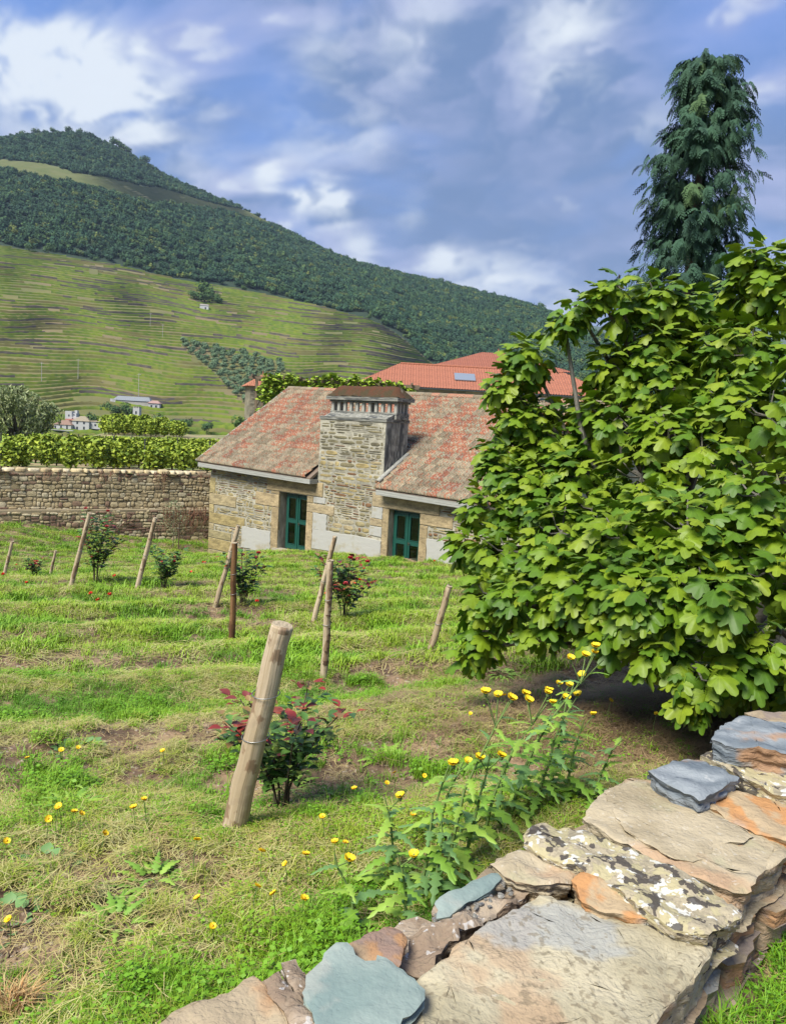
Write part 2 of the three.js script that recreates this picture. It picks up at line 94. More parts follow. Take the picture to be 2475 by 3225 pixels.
const YELLOW_AT = [[-1.51,-3.6],[-1.48,-3.64],[-1.39,-3.54],[-1.55,-3.52],[-1.53,-3.57],[-1.16,-3.8],[-1.17,-3.67],[-1.12,-3.68],[-0.78,-3.23],[-1.27,-3.47],[-1.66,-3.33],[-2.11,-4.55],[-1.98,-4.67],[-1.91,-4.75],[-0.54,-5.33],[-0.27,-3.16],[0.04,-4.02],[-0.11,-3.26],[-0.16,-3.23],[-0.27,-2.83],[-0.35,-2.78],[-0.46,-2.91],[-0.36,-3.1],[1.84,-5.18],[0.92,-5.69],[1.11,-5.77],[0.89,-5.36],[1.62,-5.5],[0.52,-4.13],[0.24,-4.19],[0.11,-4.43],[-0.24,-3.52],[-0.47,-3.17],[-0.66,-2.87],[-0.57,-2.67],[-1.34,-2.75],[0.61,-5.29],[-0.1,-3.81],[0.17,-3.59],[-1.34,-4.72]];
const CLUMP_AT = [[-1.98,-4.99],[-1.49,-3.35],[-1.44,-2.9],[-1.77,-4.34],[-0.53,-4.54],[-0.17,-4.2],[1.13,-7.42],[-1.18,-6.67],[0.06,-4.98],[0.51,-4.8],[-1.62,-3.97],[-0.95,-3.23],[-0.98,-2.86]];
const SOIL_AT = [[-1.38,-2.99],[-1.13,-3.12],[-2.26,-4.87],[-1.52,-5.32],[-4.26,-9.15],[-1,-3.03],[-0.03,-4.79],[-0.28,-4.21],[-1.41,-5.51],[-2.59,-8.28],[-3.4,-7.71],[-1.89,-10.89],[-0.09,-7.42],[-2.51,-11.89],[1.03,-5.94],[1.88,-7.18]];
const THISTLE_AT = [[0.2,-2.98],[0.32,-3.17],[0.14,-2.78],[0.49,-3.43],[0.66,-3.67],[0.81,-3.77],[0.98,-3.91],[-0.05,-2.83],[0.41,-3.23]];
const ROSE_AT = [[-0.6,-4.4],[-0.62,-11.17],[-2.28,-12.19],[-4.19,-14.43],[-5.45,-14.43],[-7.88,-17.25]];
const MISC_AT = [[-11.23,-32.46],[-10.29,-32.88],[-8.77,-31.39],[-1.13,-2.36]];
// ---------------------------------------------------------------- sky: blue air with broken cloud, brighter torn gaps
{
  const W = 2048, H = 1024, d = new Float32Array(W * H * 4), deg = 180 / Math.PI;
  const ready = (list) => list.map((p) => { const l = Math.hypot(p[0], p[1], p[2]); return [p[0] / l, p[1] / l, p[2] / l, p[3], p[4], Math.cos(Math.min(p[3] * 2.6, 90) / deg)]; });
  const blues = ready(BLUES), darks = ready(DARKS), puffs = ready(PUFFS), bell = (p, x, y, z) => { const c = x * p[0] + y * p[1] + z * p[2]; return c < p[5] ? 0 : Math.exp(-((Math.acos(Math.min(c, 1)) * deg / p[3]) ** 2)); };
  for (let j = 0; j < H; j++) {
    const e = ((j + 0.5) / H - 0.5) * Math.PI, y = Math.sin(e), c = Math.cos(e);
    for (let i = 0; i < W; i++) {
      const a = ((i + 0.5) / W - 0.5) * 2 * Math.PI, x = Math.cos(a) * c, z = Math.sin(a) * c, o = (j * W + i) * 4, yy = Math.max(y, 0);
      if (y < -0.1) { d[o] = 0.2 / EXPOSURE; d[o + 1] = 0.24 / EXPOSURE; d[o + 2] = 0.2 / EXPOSURE; d[o + 3] = 1; continue; }
      const k = 1 / (yy + 0.3), px = x * k, pz = z * k, front = z < 0.2;
      const q = fbm3(px * 1.1, pz * 1.1, 3.3, 3), big = fbm3(px * 1.6 + q * 0.4, pz * 1.6 - q * 0.3, 0.5, 5);
      const mid = fbm3((px * 0.8 + pz * 0.6) * 2.6 + q * 0.5, (pz * 0.8 - px * 0.6) * 4.4 - q * 0.5, 9.1, 6), fine = fbm3(px * 9 + mid * 2, pz * 9 + big, 4.4, 4);
      let cover = sst(-0.72, -0.05, big + 0.3 * mid), lightness = sst(-0.45, 0.5, mid + 0.35 * fine), white = sst(0.42, 0.75, mid + 0.4 * fine) * 0.5;
      if (front) {
        for (const p of blues) { const w = bell(p, x, y, z); if (w) cover *= 1 - p[4] * w * sst(-0.5, 0.3, 0.35 - mid); }
        for (const p of darks) { const w = p[4] * bell(p, x, y, z); if (w) { lightness *= 1 - w; white *= 1 - w; cover = lerp(cover, 1, w); } }
        for (const p of puffs) { const w = bell(p, x, y, z); if (w) white += p[4] * Math.min(1, w * 1.3) * sst(-0.45, 0.65, w * 0.5 - 0.15 + mid * 0.75 + fine * 0.6); }
      }
      const air = mix3([0.30, 0.45, 0.80], [0.075, 0.25, 0.80], sst(0, 0.75, yy));
      const cl = mix3([0.185, 0.285, 0.50], [0.44, 0.50, 0.76], lightness);
      let col = mix3(air, cl, cover * 0.9);
      col = mix3(col, [0.56, 0.62, 0.88], sst(0.25, 0, yy) * 0.55);
      col = mix3(col, [0.86, 0.93, 1.0], clamp(white, 0, 1) * 0.92);
      if (y < 0) col = mix3(col, [0.2, 0.24, 0.2], sst(0, 0.08, -y));
      d[o] = col[0] / EXPOSURE; d[o + 1] = col[1] / EXPOSURE; d[o + 2] = col[2] / EXPOSURE; d[o + 3] = 1;
    }
  }
  const t = new THREE.DataTexture(d, W, H, THREE.RGBAFormat, THREE.FloatType);
  t.mapping = THREE.EquirectangularReflectionMapping; t.magFilter = t.minFilter = THREE.LinearFilter; t.needsUpdate = true;
  scene.background = t; scene.environment = t;
}
// ---------------------------------------------------------------- garden surface: thin-plate height through surveyed points
const SURVEY = [[-.73,-.39,-3.71],[.52,-.24,-3.27],[1.57,-.29,-4.44],[-.24,-.22,-2.54],[-1.2,-.27,-2.2],[2.7,-.43,-6.55],[3.4,-.43,-7.1],[-.56,-.76,-7.15],[-1.07,-1.22,-10.9],[.45,-.81,-8.3],[-1.96,-1.17,-9.8],[-2.7,-1.31,-12],[-4.43,-1.5,-13.5],[-5.7,-1.5,-13.8],[-9.1,-2.45,-18.3],[-7.03,-3.83,-30],[-4.2,-3.05,-27.6],[1.59,-2.34,-22.8],[-15.07,-2.83,-30],[-8.3,-3.7,-34],[6,-.5,-9],[5,-2,-20],[-18,-2.6,-24],[-10,-1.6,-12],[-6,-.6,-5]];
const tps = (() => {
  const n = SURVEY.length, N = n + 3, A = [], U = (r2) => (r2 > 1e-9 ? r2 * Math.log(r2) * 0.5 : 0);
  for (let i = 0; i < N; i++) A.push(new Float64Array(N + 1));
  for (let i = 0; i < n; i++) { for (let j = 0; j < n; j++) A[i][j] = U((SURVEY[i][0] - SURVEY[j][0]) ** 2 + (SURVEY[i][2] - SURVEY[j][2]) ** 2) + (i === j ? 0.4 : 0); A[i][n] = A[n][i] = 1; A[i][n + 1] = A[n + 1][i] = SURVEY[i][0]; A[i][n + 2] = A[n + 2][i] = SURVEY[i][2]; A[i][N] = SURVEY[i][1]; }
  for (let c = 0; c < N; c++) { let p = c; for (let r = c + 1; r < N; r++) if (Math.abs(A[r][c]) > Math.abs(A[p][c])) p = r; [A[c], A[p]] = [A[p], A[c]]; for (let r = 0; r < N; r++) if (r !== c) { const f = A[r][c] / A[c][c]; if (f) for (let k = c; k <= N; k++) A[r][k] -= f * A[c][k]; } }
  const w = A.map((r, i) => r[N] / r[i]);
  return (x, z) => { let s = w[n] + w[n + 1] * x + w[n + 2] * z; for (let i = 0; i < n; i++) s += w[i] * U((x - SURVEY[i][0]) ** 2 + (z - SURVEY[i][2]) ** 2); return s; };
})();
const rowQ = (x, z) => (x * 0.3 + z * 0.954) + 0.5 * n2(x * 0.12, z * 0.12);           // across the old vine rows
const rowWave = (x, z) => Math.cos(rowQ(x, z) / 1.75 * Math.PI * 2);
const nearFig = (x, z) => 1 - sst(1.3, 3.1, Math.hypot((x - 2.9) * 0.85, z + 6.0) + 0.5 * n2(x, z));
function bare(x, z) {                                                                    // 1 where the soil shows
  const strip = sst(0.5, 0.97, -rowWave(x, z)), p = fbm2(x * 0.75 + 3, z * 0.95, 3);
  let k = strip * sst(0.12, 0.4, p) + 0.6 * sst(0.42, 0.55, fbm2(x * 0.6 - 7, z * 0.6 + 2, 3));
  for (const [sx, sz] of SOIL_AT) { const f = 0.24 * Math.sqrt(-sz), dx = x - sx, dz = z - sz, al = -dx * 0.954 + dz * 0.3, ac = dx * 0.3 + dz * 0.954, q = (al / (1.35 * f)) ** 2 + (ac / (0.95 * f)) ** 2; if (q < 3) k += Math.exp(-q * 1.3) * 1.25 * sst(-0.75, 0.1, n2(x * 2.5 + 4, z * 2.5)); }
  return clamp(k, 0, 1);
}
function gh(x, z) { return tps(x, z) + 0.055 * rowWave(x, z) * sst(2, 5, -z) + 0.05 * fbm2(x * 0.9, z * 0.9, 3) - 0.05 * bare(x, z) + 0.012 * fbm2(x * 5, z * 5, 2); }
const soilMap = tex(768, 768, (u, v) => { const a = tf(u, v, 6, 6), b = tf(u, v, 40, 3, 9), s = sst(0.35, 0.6, tf(u, v, 70, 2, 31)); return mix3(mix3([0.10, 0.062, 0.036], [0.25, 0.17, 0.10], sst(-0.5, 0.5, a + 0.5 * b)), [0.38, 0.32, 0.24], s * 0.8); });
const soilBump = tex(768, 768, (u, v) => 0.5 + 0.32 * tf(u, v, 10, 6, 3) + 0.25 * tf(u, v, 70, 2, 31), false);
function sheet(x0, x1, z0, z1, step, h, keep) {
  const nx = Math.round((x1 - x0) / step), nz = Math.round((z1 - z0) / step), p = [], uv = [], idx = [];
  for (let j = 0; j <= nz; j++) for (let i = 0; i <= nx; i++) { const x = lerp(x0, x1, i / nx), z = lerp(z0, z1, j / nz); p.push(x, h(x, z), z); uv.push(x, z); }
  for (let j = 0; j < nz; j++) for (let i = 0; i < nx; i++) { const a = j * (nx + 1) + i; if (keep && !keep(lerp(x0, x1, (i + 0.5) / nx), lerp(z0, z1, (j + 0.5) / nz))) continue; idx.push(a, a + nx + 1, a + 1, a + 1, a + nx + 1, a + nx + 2); }
  return geo(p, idx, uv);
}
const soilMat = mat(0xffffff, { map: rep(soilMap, 0.55), bumpMap: rep(soilBump, 0.55), bumpScale: 0.03, roughness: 1 });
{
  const g = new THREE.Mesh(sheet(-26, 12, -38, 2, 0.16, gh), soilMat);
  top(g, 'garden_ground', 'brown tilled garden soil sloping down to the cottage', null, null, 'structure');
}
// the line of the near dry wall: garden face through WL, running along WD; WN points to the path
const WL = [0.49, -2.5], WD = [0.722, -0.692], WN = [0.692, 0.722];
const wallSide = (x, z) => (x - WL[0]) * WN[0] + (z - WL[1]) * WN[1];
const pathH = (x, z) => 0.1 + 0.03 * fbm2(x * 1.5, z * 1.5, 4) - 0.02 * Math.max(0, wallSide(x, z) - 1);
{
  const g = new THREE.Mesh(sheet(-14, 12, -12, 12, 0.15, pathH, (x, z) => wallSide(x, z) > 0.3), soilMat);
  top(g, 'path', 'trodden earth path on the near side of the low wall', null, null, 'structure');
}
// upper vineyard terrace behind the long retaining wall
const RWA = [-8.1, -34.1], RWB = [-15.1, -30.1];               // the wall's face, right and left
const RWD = (() => { const l = Math.hypot(RWB[0] - RWA[0], RWB[1] - RWA[1]); return [(RWB[0] - RWA[0]) / l, (RWB[1] - RWA[1]) / l]; })(), RWN = [-RWD[1], RWD[0]];
const rwSide = (x, z) => (x - RWA[0]) * RWN[0] + (z - RWA[1]) * RWN[1];              // metres behind the wall's face
const ROAD = (x) => -71 - (x + 14) * 0.5;                                                // the farm track between the two vine blocks
function terraceH(x, z) { const r = ROAD(x); const d = rwSide(x, z), right = sst(-0.42, -0.36, x / -z); return -0.95 - 0.024 * Math.max(0, d - 1) - 0.015 * Math.max(0, -x - 16) + 0.06 * fbm2(x * 0.4, z * 0.4, 3) + right * (1.35 * sst(-2, 1.5, r - z) + 0.3 * sst(0, 15, r - z)); }
const dryGround = tex(512, 512, (u, v) => mix3(mix3([0.20, 0.17, 0.08], [0.34, 0.27, 0.15], sst(-0.4, 0.4, tf(u, v, 8, 6))), [0.10, 0.16, 0.035], sst(-0.1, 0.45, tf(u, v, 5, 5, 9))));
{
  const keep = (x, z) => rwSide(x, z) > 0.2;
  const g = new THREE.Mesh(sheet(-70, 22, -125, -18, 0.8, terraceH, keep), mat(0xffffff, { map: rep(dryGround, 0.15), roughness: 1 }));
  top(g, 'vineyard_terrace', 'dry grassy terrace above the retaining wall', null, null, 'structure');
}
{
  const g = new THREE.Mesh(sheet(-4000, 4000, -4500, 2500, 125, (x, z) => -9.5 + 0.5 * n2(x * 0.01, z * 0.01)), mat([0.08, 0.12, 0.03], { roughness: 1 }));
  top(g, 'valley_ground', 'green valley floor reaching to the hills', null, null, 'structure');
}
// ---------------------------------------------------------------- the hill across the valley, lofted foot > vineyard edge > ridge > back
const NC = HILL.length - 1;
function hillField(u, k) { const i = clamp(Math.floor(u), 0, NC - 1), t = u - i, p = (n) => HILL[clamp(n, 0, NC)][k], a = p(i - 1), b = p(i), c = p(i + 1), e = p(i + 2); return b + 0.5 * t * (c - a + t * (2 * a - 5 * b + 4 * c - e + t * (3 * (b - c) + e - a))); }
function hillAt(u, v, rough = 1) {          // v 0 foot, 1 top of the vineyards, 2 ridge, 3 far side
  const f = (k) => hillField(u, k), A = [f(0), f(1), f(2)], B = [f(3), f(4), f(5)], C = [f(6), f(7), f(8)];
  let p;
  if (v < 0) p = [A[0] * (1 + v * 0.4), A[1] - 8.5 * sst(0, 0.28, -v), A[2] * (1 + v * 0.4)];
  else if (v <= 1) p = mix3(A, B, v);
  else if (v <= 2) p = mix3(B, C, v - 1);
  else { const w = v - 2; p = [C[0] * (1 + w * 0.4), lerp(C[1], -9, w * w * 0.6 + w * 0.4), C[2] * (1 + w * 0.4)]; }
  const k = sst(0, 0.2, v) * rough * (v > 1 ? 1 : 0.12) * (1 - 0.9 * Math.max(0, 1 - Math.abs(v - 2) * 6));
  return [p[0], p[1] + k * 5 * fbm2(p[0] * 0.008, p[2] * 0.008, 4), p[2]];
}
const bandAt = (u) => [1 + clamp(hillField(u, 9), 0, 1), 1 + clamp(hillField(u, 10), 0, 1)];
const isVine = (u, v) => { if (v < 1) return true; const [a, b] = bandAt(u); return v > a + 0.005 && v < b - 0.005; };
{
  const US = 4, VS = [-1, -0.5, -0.28, -0.2, -0.1, 0]; for (let i = 1; i <= 44; i++) VS.push(i / 44); for (let i = 1; i <= 50; i++) VS.push(1 + i / 50); VS.push(2.1, 2.3, 2.6, 3);
  const nu = NC * US, p = [], col = [], idx = [];
  for (const v of VS) for (let i = 0; i <= nu; i++) {
    const q = hillAt(i / US, v); p.push(...q);
    const a = fbm2(q[0] * 0.006, q[2] * 0.012, 4), b = fbm2(q[0] * 0.03 + 5, q[2] * 0.03, 3);
    let c = isVine(i / US, v) ? mix3(mix3([0.115, 0.118, 0.035], [0.165, 0.13, 0.062], sst(-0.15, 0.3, a)), [0.145, 0.14, 0.038], sst(0, 0.5, b)) : [0.016, 0.035, 0.016];
    if (v > 1 && isVine(i / US, v)) c = mix3([0.125, 0.125, 0.06], [0.155, 0.145, 0.08], sst(-0.3, 0.3, b));
    col.push(...c);
  }
  for (let j = 0; j < VS.length - 1; j++) for (let i = 0; i < nu; i++) { const a = j * (nu + 1) + i; idx.push(a, a + 1, a + nu + 1, a + 1, a + nu + 2, a + nu + 1); }
  top(new THREE.Mesh(geo(p, idx, null, col), mat(0xffffff, { vertexColors: true, roughness: 1 })), 'hill', 'terraced and wooded hillside across the valley', null, null, 'structure');
}
// vine rows along the contours, terrace walls below some of them
{
  const r = rng(5), rows = [], walls = [];
  const ribbon = (pts, w, h, c, list) => {
    const p = [], idx = [], col = [];
    for (const [x, y, z, k] of pts) { const l = Math.hypot(x, z), ox = -x / l * w, oz = -z / l * w; p.push(x + ox, y - 0.4, z + oz, x + ox * 0.7, y + h * k, z + oz * 0.7, x - ox * 0.7, y + h * k, z - oz * 0.7, x - ox, y - 0.2, z - oz); const cc = c(x, y, z); for (let i = 0; i < 4; i++) col.push(...cc); }
    for (let i = 0; i < pts.length - 1; i++) for (let k = 0; k < 3; k++) { const a = i * 4 + k, b = a + 4; idx.push(a, b, a + 1, a + 1, b, b + 1); }
    if (pts.length > 1) list.push(geo(p, idx, null, col));
  };
  const vineCol = (s) => (x, y, z) => { const a = fbm2(x * 0.012 + s, z * 0.02, 3), b = n2(x * 0.3, z * 0.3 + s); return mix3(mix3([0.075, 0.135, 0.014], [0.17, 0.215, 0.02], clamp(0.45 + b * 0.5, 0, 1)), [0.15, 0.12, 0.05], sst(0.1, 0.4, a) * 0.75); };
  const wallCol = (x, y, z) => mix3([0.055, 0.05, 0.045], [0.12, 0.10, 0.08], 0.5 + 0.5 * n2(x * 0.2, z * 0.2));
  let h = -1, line = 0;
  while (h < 175) {
    line++;
    const s = r() * 50; let run = [], wrun = [];
    const flush = () => { ribbon(run, 0.42, 1.15, vineCol(s), rows); run = []; }, wflush = () => { ribbon(wrun, 0.35, 0.75, wallCol, walls); wrun = []; };
    for (let u = 4; u < NC - 6; u += 0.16) {
      const lo = hillAt(u, 0)[1], hi = hillAt(u, 1)[1], hh = h + 2.2 * n2(u * 0.12, h * 0.02) + 4 * n2(u * 0.035 + 9, h * 0.004);
      const v = (hh - lo) / (hi - lo);
      if (v < 0.005 || v > 0.99) { flush(); wflush(); continue; }
      const q = hillAt(u, v);
      const gap = fbm2(q[0] * 0.02 + s, h * 0.3, 2) > 0.42 || inPoly(q[0], q[2], GROVE) || n2(u * 0.5, h * 0.02 + 40) > 0.93;
      if (gap) flush(); else run.push([q[0], q[1], q[2], 0.75 + 0.5 * Math.abs(n2(q[0] * 0.4, q[2] * 0.4))]);
      const wl = fbm2(q[0] * 0.010 + 30, h * 0.35, 3) > 0.18 && !inPoly(q[0], q[2], GROVE);
      if (wl) { const q2 = hillAt(u, v - 0.0035); wrun.push([q2[0], q2[1] - 0.3, q2[2], 1.7 + 0.6 * n2(u * 0.7, h)]); } else wflush();
    }
    flush(); wflush();
    h += (1.75 + h * 0.006) * (0.85 + 0.3 * r());
  }
  const bandCol = (x, y, z) => mix3([0.09, 0.115, 0.038], [0.125, 0.135, 0.055], 0.5 + 0.5 * n2(x * 0.05, z * 0.05));
  for (let k = 0; k < 30; k++) { const s = r() * 50, run = [], v = -0.97 + 0.95 * k / 30; for (let u = 4; u < NC - 10; u += 0.2) { const q = hillAt(u, v); run.push([q[0], q[1] + 0.2, q[2], 0.9 + 0.7 * Math.abs(n2(q[0] * 0.3, q[2] * 0.3))]); } ribbon(run, 0.9, 1.2, vineCol(s), rows); }
  for (let k = 0; k < 17; k++) {
    const s = r() * 50; let run = [];
    for (let u = 4; u < NC - 12; u += 0.2) { const [a, b] = bandAt(u); const v = lerp(a, b, (k + 0.5) / 17); if (b - a < 0.012) { ribbon(run, 0.6, 1.3, bandCol, rows); run = []; continue; } const q = hillAt(u, v); run.push([q[0], q[1], q[2], 0.8 + 0.4 * Math.abs(n2(q[0], q[2]))]); }
    ribbon(run, 0.6, 1.3, bandCol, rows);
  }
  top(new THREE.Mesh(merge(rows), mat(0xffffff, { vertexColors: true, roughness: 1 })), 'hillside_vines', 'rows of vines following the contours of the far hillside', 'vines', null, 'stuff');
  top(new THREE.Mesh(merge(walls), mat(0xffffff, { vertexColors: true, roughness: 1 })), 'terrace_walls', 'dark dry-stone terrace walls between the far vine rows', 'walls', null, 'stuff');
}
// leafy clump used for far crowns: many small faces over a lumpy ball
function leafBall(seed, n, size, squash = 0.8, lumps = 5) {
  const r = rng(seed), p = [], L = [];
  for (let i = 0; i < lumps; i++) { const a = r() * 6.283, q = 0.25 + 0.4 * r(); L.push([Math.cos(a) * q, (r() - 0.3) * 0.6 * squash, Math.sin(a) * q, 0.4 + 0.3 * r()]); }
  for (let i = 0; i < n; i++) {
    const l = L[i % lumps], u = r() * 2 - 1, a = r() * 6.283, s = Math.sqrt(1 - u * u), d = V(s * Math.cos(a), u, s * Math.sin(a)), rr = l[3] * (0.75 + 0.3 * r());
    const c = V(l[0] + d.x * rr, l[1] + d.y * rr * squash, l[2] + d.z * rr), nrm = d.clone().add(V(r() - 0.5, r() - 0.2, r() - 0.5).multiplyScalar(0.9)).normalize();
    const t = V(r() - 0.5, r() - 0.5, r() - 0.5).cross(nrm).normalize(), b = t.clone().cross(nrm), k = size * (0.6 + 0.8 * r());
    const q = [c.clone().addScaledVector(t, k), c.clone().addScaledVector(b, k * 0.7), c.clone().addScaledVector(t, -k), c.clone().addScaledVector(b, -k * 0.7)];
    for (const m of [0, 1, 2, 0, 2, 3]) p.push(q[m].x, q[m].y, q[m].z);
  }
  return geo(p);
}
{
  const r = rng(21), m = [], c = [];
  for (let i = 0; i < 40000 && m.length < 21000; i++) {
    const u = 4 + r() * (NC - 8), v = 1 + Math.pow(r(), 0.8) * 1.01;
    if (v > 2.005 || isVine(u, v)) continue;
    const [ba] = bandAt(u); if (v < 1.006) continue;
    const q = hillAt(u, v), s = 3.6 + 2.8 * r() * r() + (v > 1.97 ? -0.6 : 0), up = 0.8 + 0.5 * r();
    m.push(M4(q[0], q[1] + s * 0.45 * up, q[2], r() * 6.28, s, s * up, s));
    const k = fbm2(q[0] * 0.01, q[2] * 0.01, 3), t = r();
    let col = mix3([0.020, 0.062, 0.030], [0.060, 0.115, 0.030], t * t); if (t > 0.86) col = mix3(col, [0.14, 0.16, 0.03], 0.8 * r()); if (v > ba && v > 1.5) col = mix3(col, [0.025, 0.07, 0.035], 0.5);
    c.push(mix3(col, [0.02, 0.055, 0.03], sst(0, 0.5, k) * 0.6));
  }
  top(instanced(leafBall(3, 150, 0.2, 0.85, 6), mat(0xffffff, { roughness: 1 }), m, c), 'woodland', 'dense green scrub oak wood covering the upper hillside', 'wood', null, 'stuff');
}
// a farther pale ridge, seen between the hill and the fig tree
{
  const p = [], idx = [], n = 60;
  for (let j = 0; j < 4; j++) for (let i = 0; i <= n; i++) { const a = THREE.MathUtils.degToRad(lerp(-4, 55, i / n)), R = [2300, 2800, 3300, 4000][j], h = [-9, 230, 0.152 * 3300, 100][j] + (j === 2 ? 60 * fbm2(i * 0.12, 3, 4) - Math.abs(i - 26) * 5 : 0) + 25 * fbm2(i * 0.3, j, 3); p.push(Math.sin(a) * R, h, -Math.cos(a) * R); }
  for (let j = 0; j < 3; j++) for (let i = 0; i < n; i++) { const a = j * (n + 1) + i; idx.push(a, a + 1, a + n + 1, a + 1, a + n + 2, a + n + 1); }
  top(new THREE.Mesh(geo(p, idx), mat([0.06, 0.09, 0.05], { roughness: 1 })), 'far_hill', 'pale hazy hill in the far distance', null, null, 'structure');
}
// ---------------------------------------------------------------- stone and tile kit
const stoneMap = tex(512, 512, (u, v) => { const a = tf(u, v * 2.5, 6, 6, 2), b = tf(u, v, 48, 3, 5), s = sst(0.3, 0.7, tf(u, v, 20, 3, 14)); const k = 0.9 + 0.5 * a + 0.3 * b; return mix3([k, k, k * 0.97], [0.5, 0.47, 0.4], s * 0.5).map((x) => clamp(x * 0.82, 0, 1)); });
const stoneBump = tex(512, 512, (u, v) => 0.5 + 0.4 * tf(u, v * 3, 7, 6, 4), false);
const smat = (c, o = {}) => mat(c, { map: stoneMap, bumpMap: stoneBump, bumpScale: 0.012, roughness: 0.95, ...o });
const STONES = [];
{
  const r = rng(31);
  for (let k = 0; k < 22; k++) {
    const n = 10, o = []; for (let i = 0; i < n; i++) { const a = (i + 0.25 + 0.5 * r()) / n * 6.283, c = Math.cos(a), s = Math.sin(a), q = 0.5 / Math.pow(Math.pow(Math.abs(c), 5) + Math.pow(Math.abs(s), 5), 1 / 5) * (0.88 + 0.14 * r()); o.push([clamp(c * q, -0.5, 0.5), clamp(s * q, -0.5, 0.5)]); }
    const p = [], idx = [], uv = [], ou = r() * 3, ov = r() * 3, put = (x, y, z) => { p.push(x, y, z); uv.push(x * 0.5 + ou, y * 0.3 + ov); return p.length / 3 - 1; };
    const ring = (f, z, w) => o.map(([x, y]) => put(x * f, y * f, z + (w || 0) * (r() - 0.5)));
    const A = ring(1, 0), B = ring(1, 0.55), C = ring(0.86, 0.95, 0.3), D = put(0.1 * (r() - 0.5), 0.1 * (r() - 0.5), 1);
    for (let i = 0; i < n; i++) { const j = (i + 1) % n; idx.push(A[i], A[j], B[i], A[j], B[j], B[i], B[i], B[j], C[i], B[j], C[j], C[i], C[i], C[j], D); }
    STONES.push(geo(p, idx, uv));
  }
}
function stoneField(o) {
  const r = rng(o.seed), L = [];
  for (let y = o.y0; y < o.y1;) {
    const h = lerp(o.h[0], o.h[1], Math.pow(r(), 1.4));
    for (let s = o.s0 + 0.1 * r(); s < o.s1;) {
      const w = lerp(o.w[0], o.w[1], Math.pow(r(), 1.6)), wob = o.wob * n2(s * 0.9, y * 1.7), split = h > o.h[0] * 1.6 && r() < (o.split ?? 0.35);
      const put = (yy, hh) => { const ss = s + w / 2, y2 = yy + wob; if (y2 + hh / 2 > o.top(ss)) return; if (o.skip(ss, y2, w, hh)) { if (w > 0.11) for (const k of [-1, 0, 1]) lay(ss + k * w / 3, y2, w / 3, hh); return; } lay(ss, y2, w, hh); }, lay = (ss, y2, w, hh) => { if (o.skip(ss, y2, w, hh)) return; L.push({ s: ss, y: y2, w: w - o.gap * (0.7 + 0.8 * r()), h: hh - o.gap * (0.7 + 0.8 * r()), d: o.d * (0.5 + r()), tilt: (r() - 0.5) * 0.07, g: Math.floor(r() * STONES.length), m: o.pick(r, ss, y2) }); };
      if (split) { const f = 0.35 + 0.3 * r(); put(y + h * f / 2, h * f); put(y + h * f + h * (1 - f) / 2, h * (1 - f)); } else put(y + h / 2, h);
      s += w;
    }
    y += h;
  }
  return L;
}
const stuffStone = mat(0xffffff, { vertexColors: true, map: stoneMap, bumpMap: stoneBump, bumpScale: 0.012, roughness: 0.95 });
function layStones(L, mats, parent, place, rank, limit, name) {    // the largest in view one by one, the rest joined
  L.sort((a, b) => rank(b) - rank(a));
  const rest = [];
  L.forEach((q, i) => {
    const m = place(q);
    if (i < limit) { const o = part(name, STONES[q.g], mats[q.m], parent); o.applyMatrix4(m); }
    else rest.push(paint(STONES[q.g].clone().applyMatrix4(m), mats[q.m].color.toArray()));
  });
  if (rest.length) { const o = part('small_' + name + 's', merge(rest), stuffStone, parent); o.userData.kind = 'stuff'; }
}
// ---------------------------------------------------------------- the cottage (own axes: x along the front, z out of the front)
const HOUSE = [-7, -30], HB = -3.9, HTURN = THREE.MathUtils.degToRad(-40);
const cottage = group(HOUSE[0], HB, HOUSE[1], HTURN), hy = (y) => y - HB;
const HL = 14.2, HD = 7.6;
const mortar = mat([0.42, 0.40, 0.325], { map: rep(stoneMap, 0.8), bumpMap: rep(stoneBump, 0.8), bumpScale: 0.01, roughness: 1 });
const granite = [[0.42, 0.33, 0.19], [0.46, 0.36, 0.21], [0.40, 0.31, 0.175], [0.44, 0.355, 0.22]].map((c) => mat(c, { map: rep(stoneMap, 0.7), bumpMap: rep(stoneBump, 1.6), bumpScale: 0.01 }));
const plasterTex = tex(512, 512, (u, v) => { const a = tf(u, v, 4, 6, 2), b = tf(u, v, 24, 4, 6); return mix3([0.365, 0.365, 0.335], [0.31, 0.285, 0.21], sst(-0.1, 0.5, a + 0.3 * b)); });
const plaster = mat(0xffffff, { map: rep(plasterTex, 0.5), bumpMap: rep(stoneBump, 0.6), bumpScale: 0.006 });
const OPEN = [[3.92, 5.34, -3.02, -0.89], [8.99, 10.22, -3.02, -0.94]];
function wallBox(x0, x1, y0, y1, z0, z1) { return bx(x1 - x0, y1 - y0, z1 - z0, (x0 + x1) / 2, hy((y0 + y1) / 2), (z0 + z1) / 2); }
const roofY = (z) => -0.11 + (0.37 - z) * (3.0 / 4.47), sag = (s) => -0.02 * s;      // roof slope, and the old ridge's fall
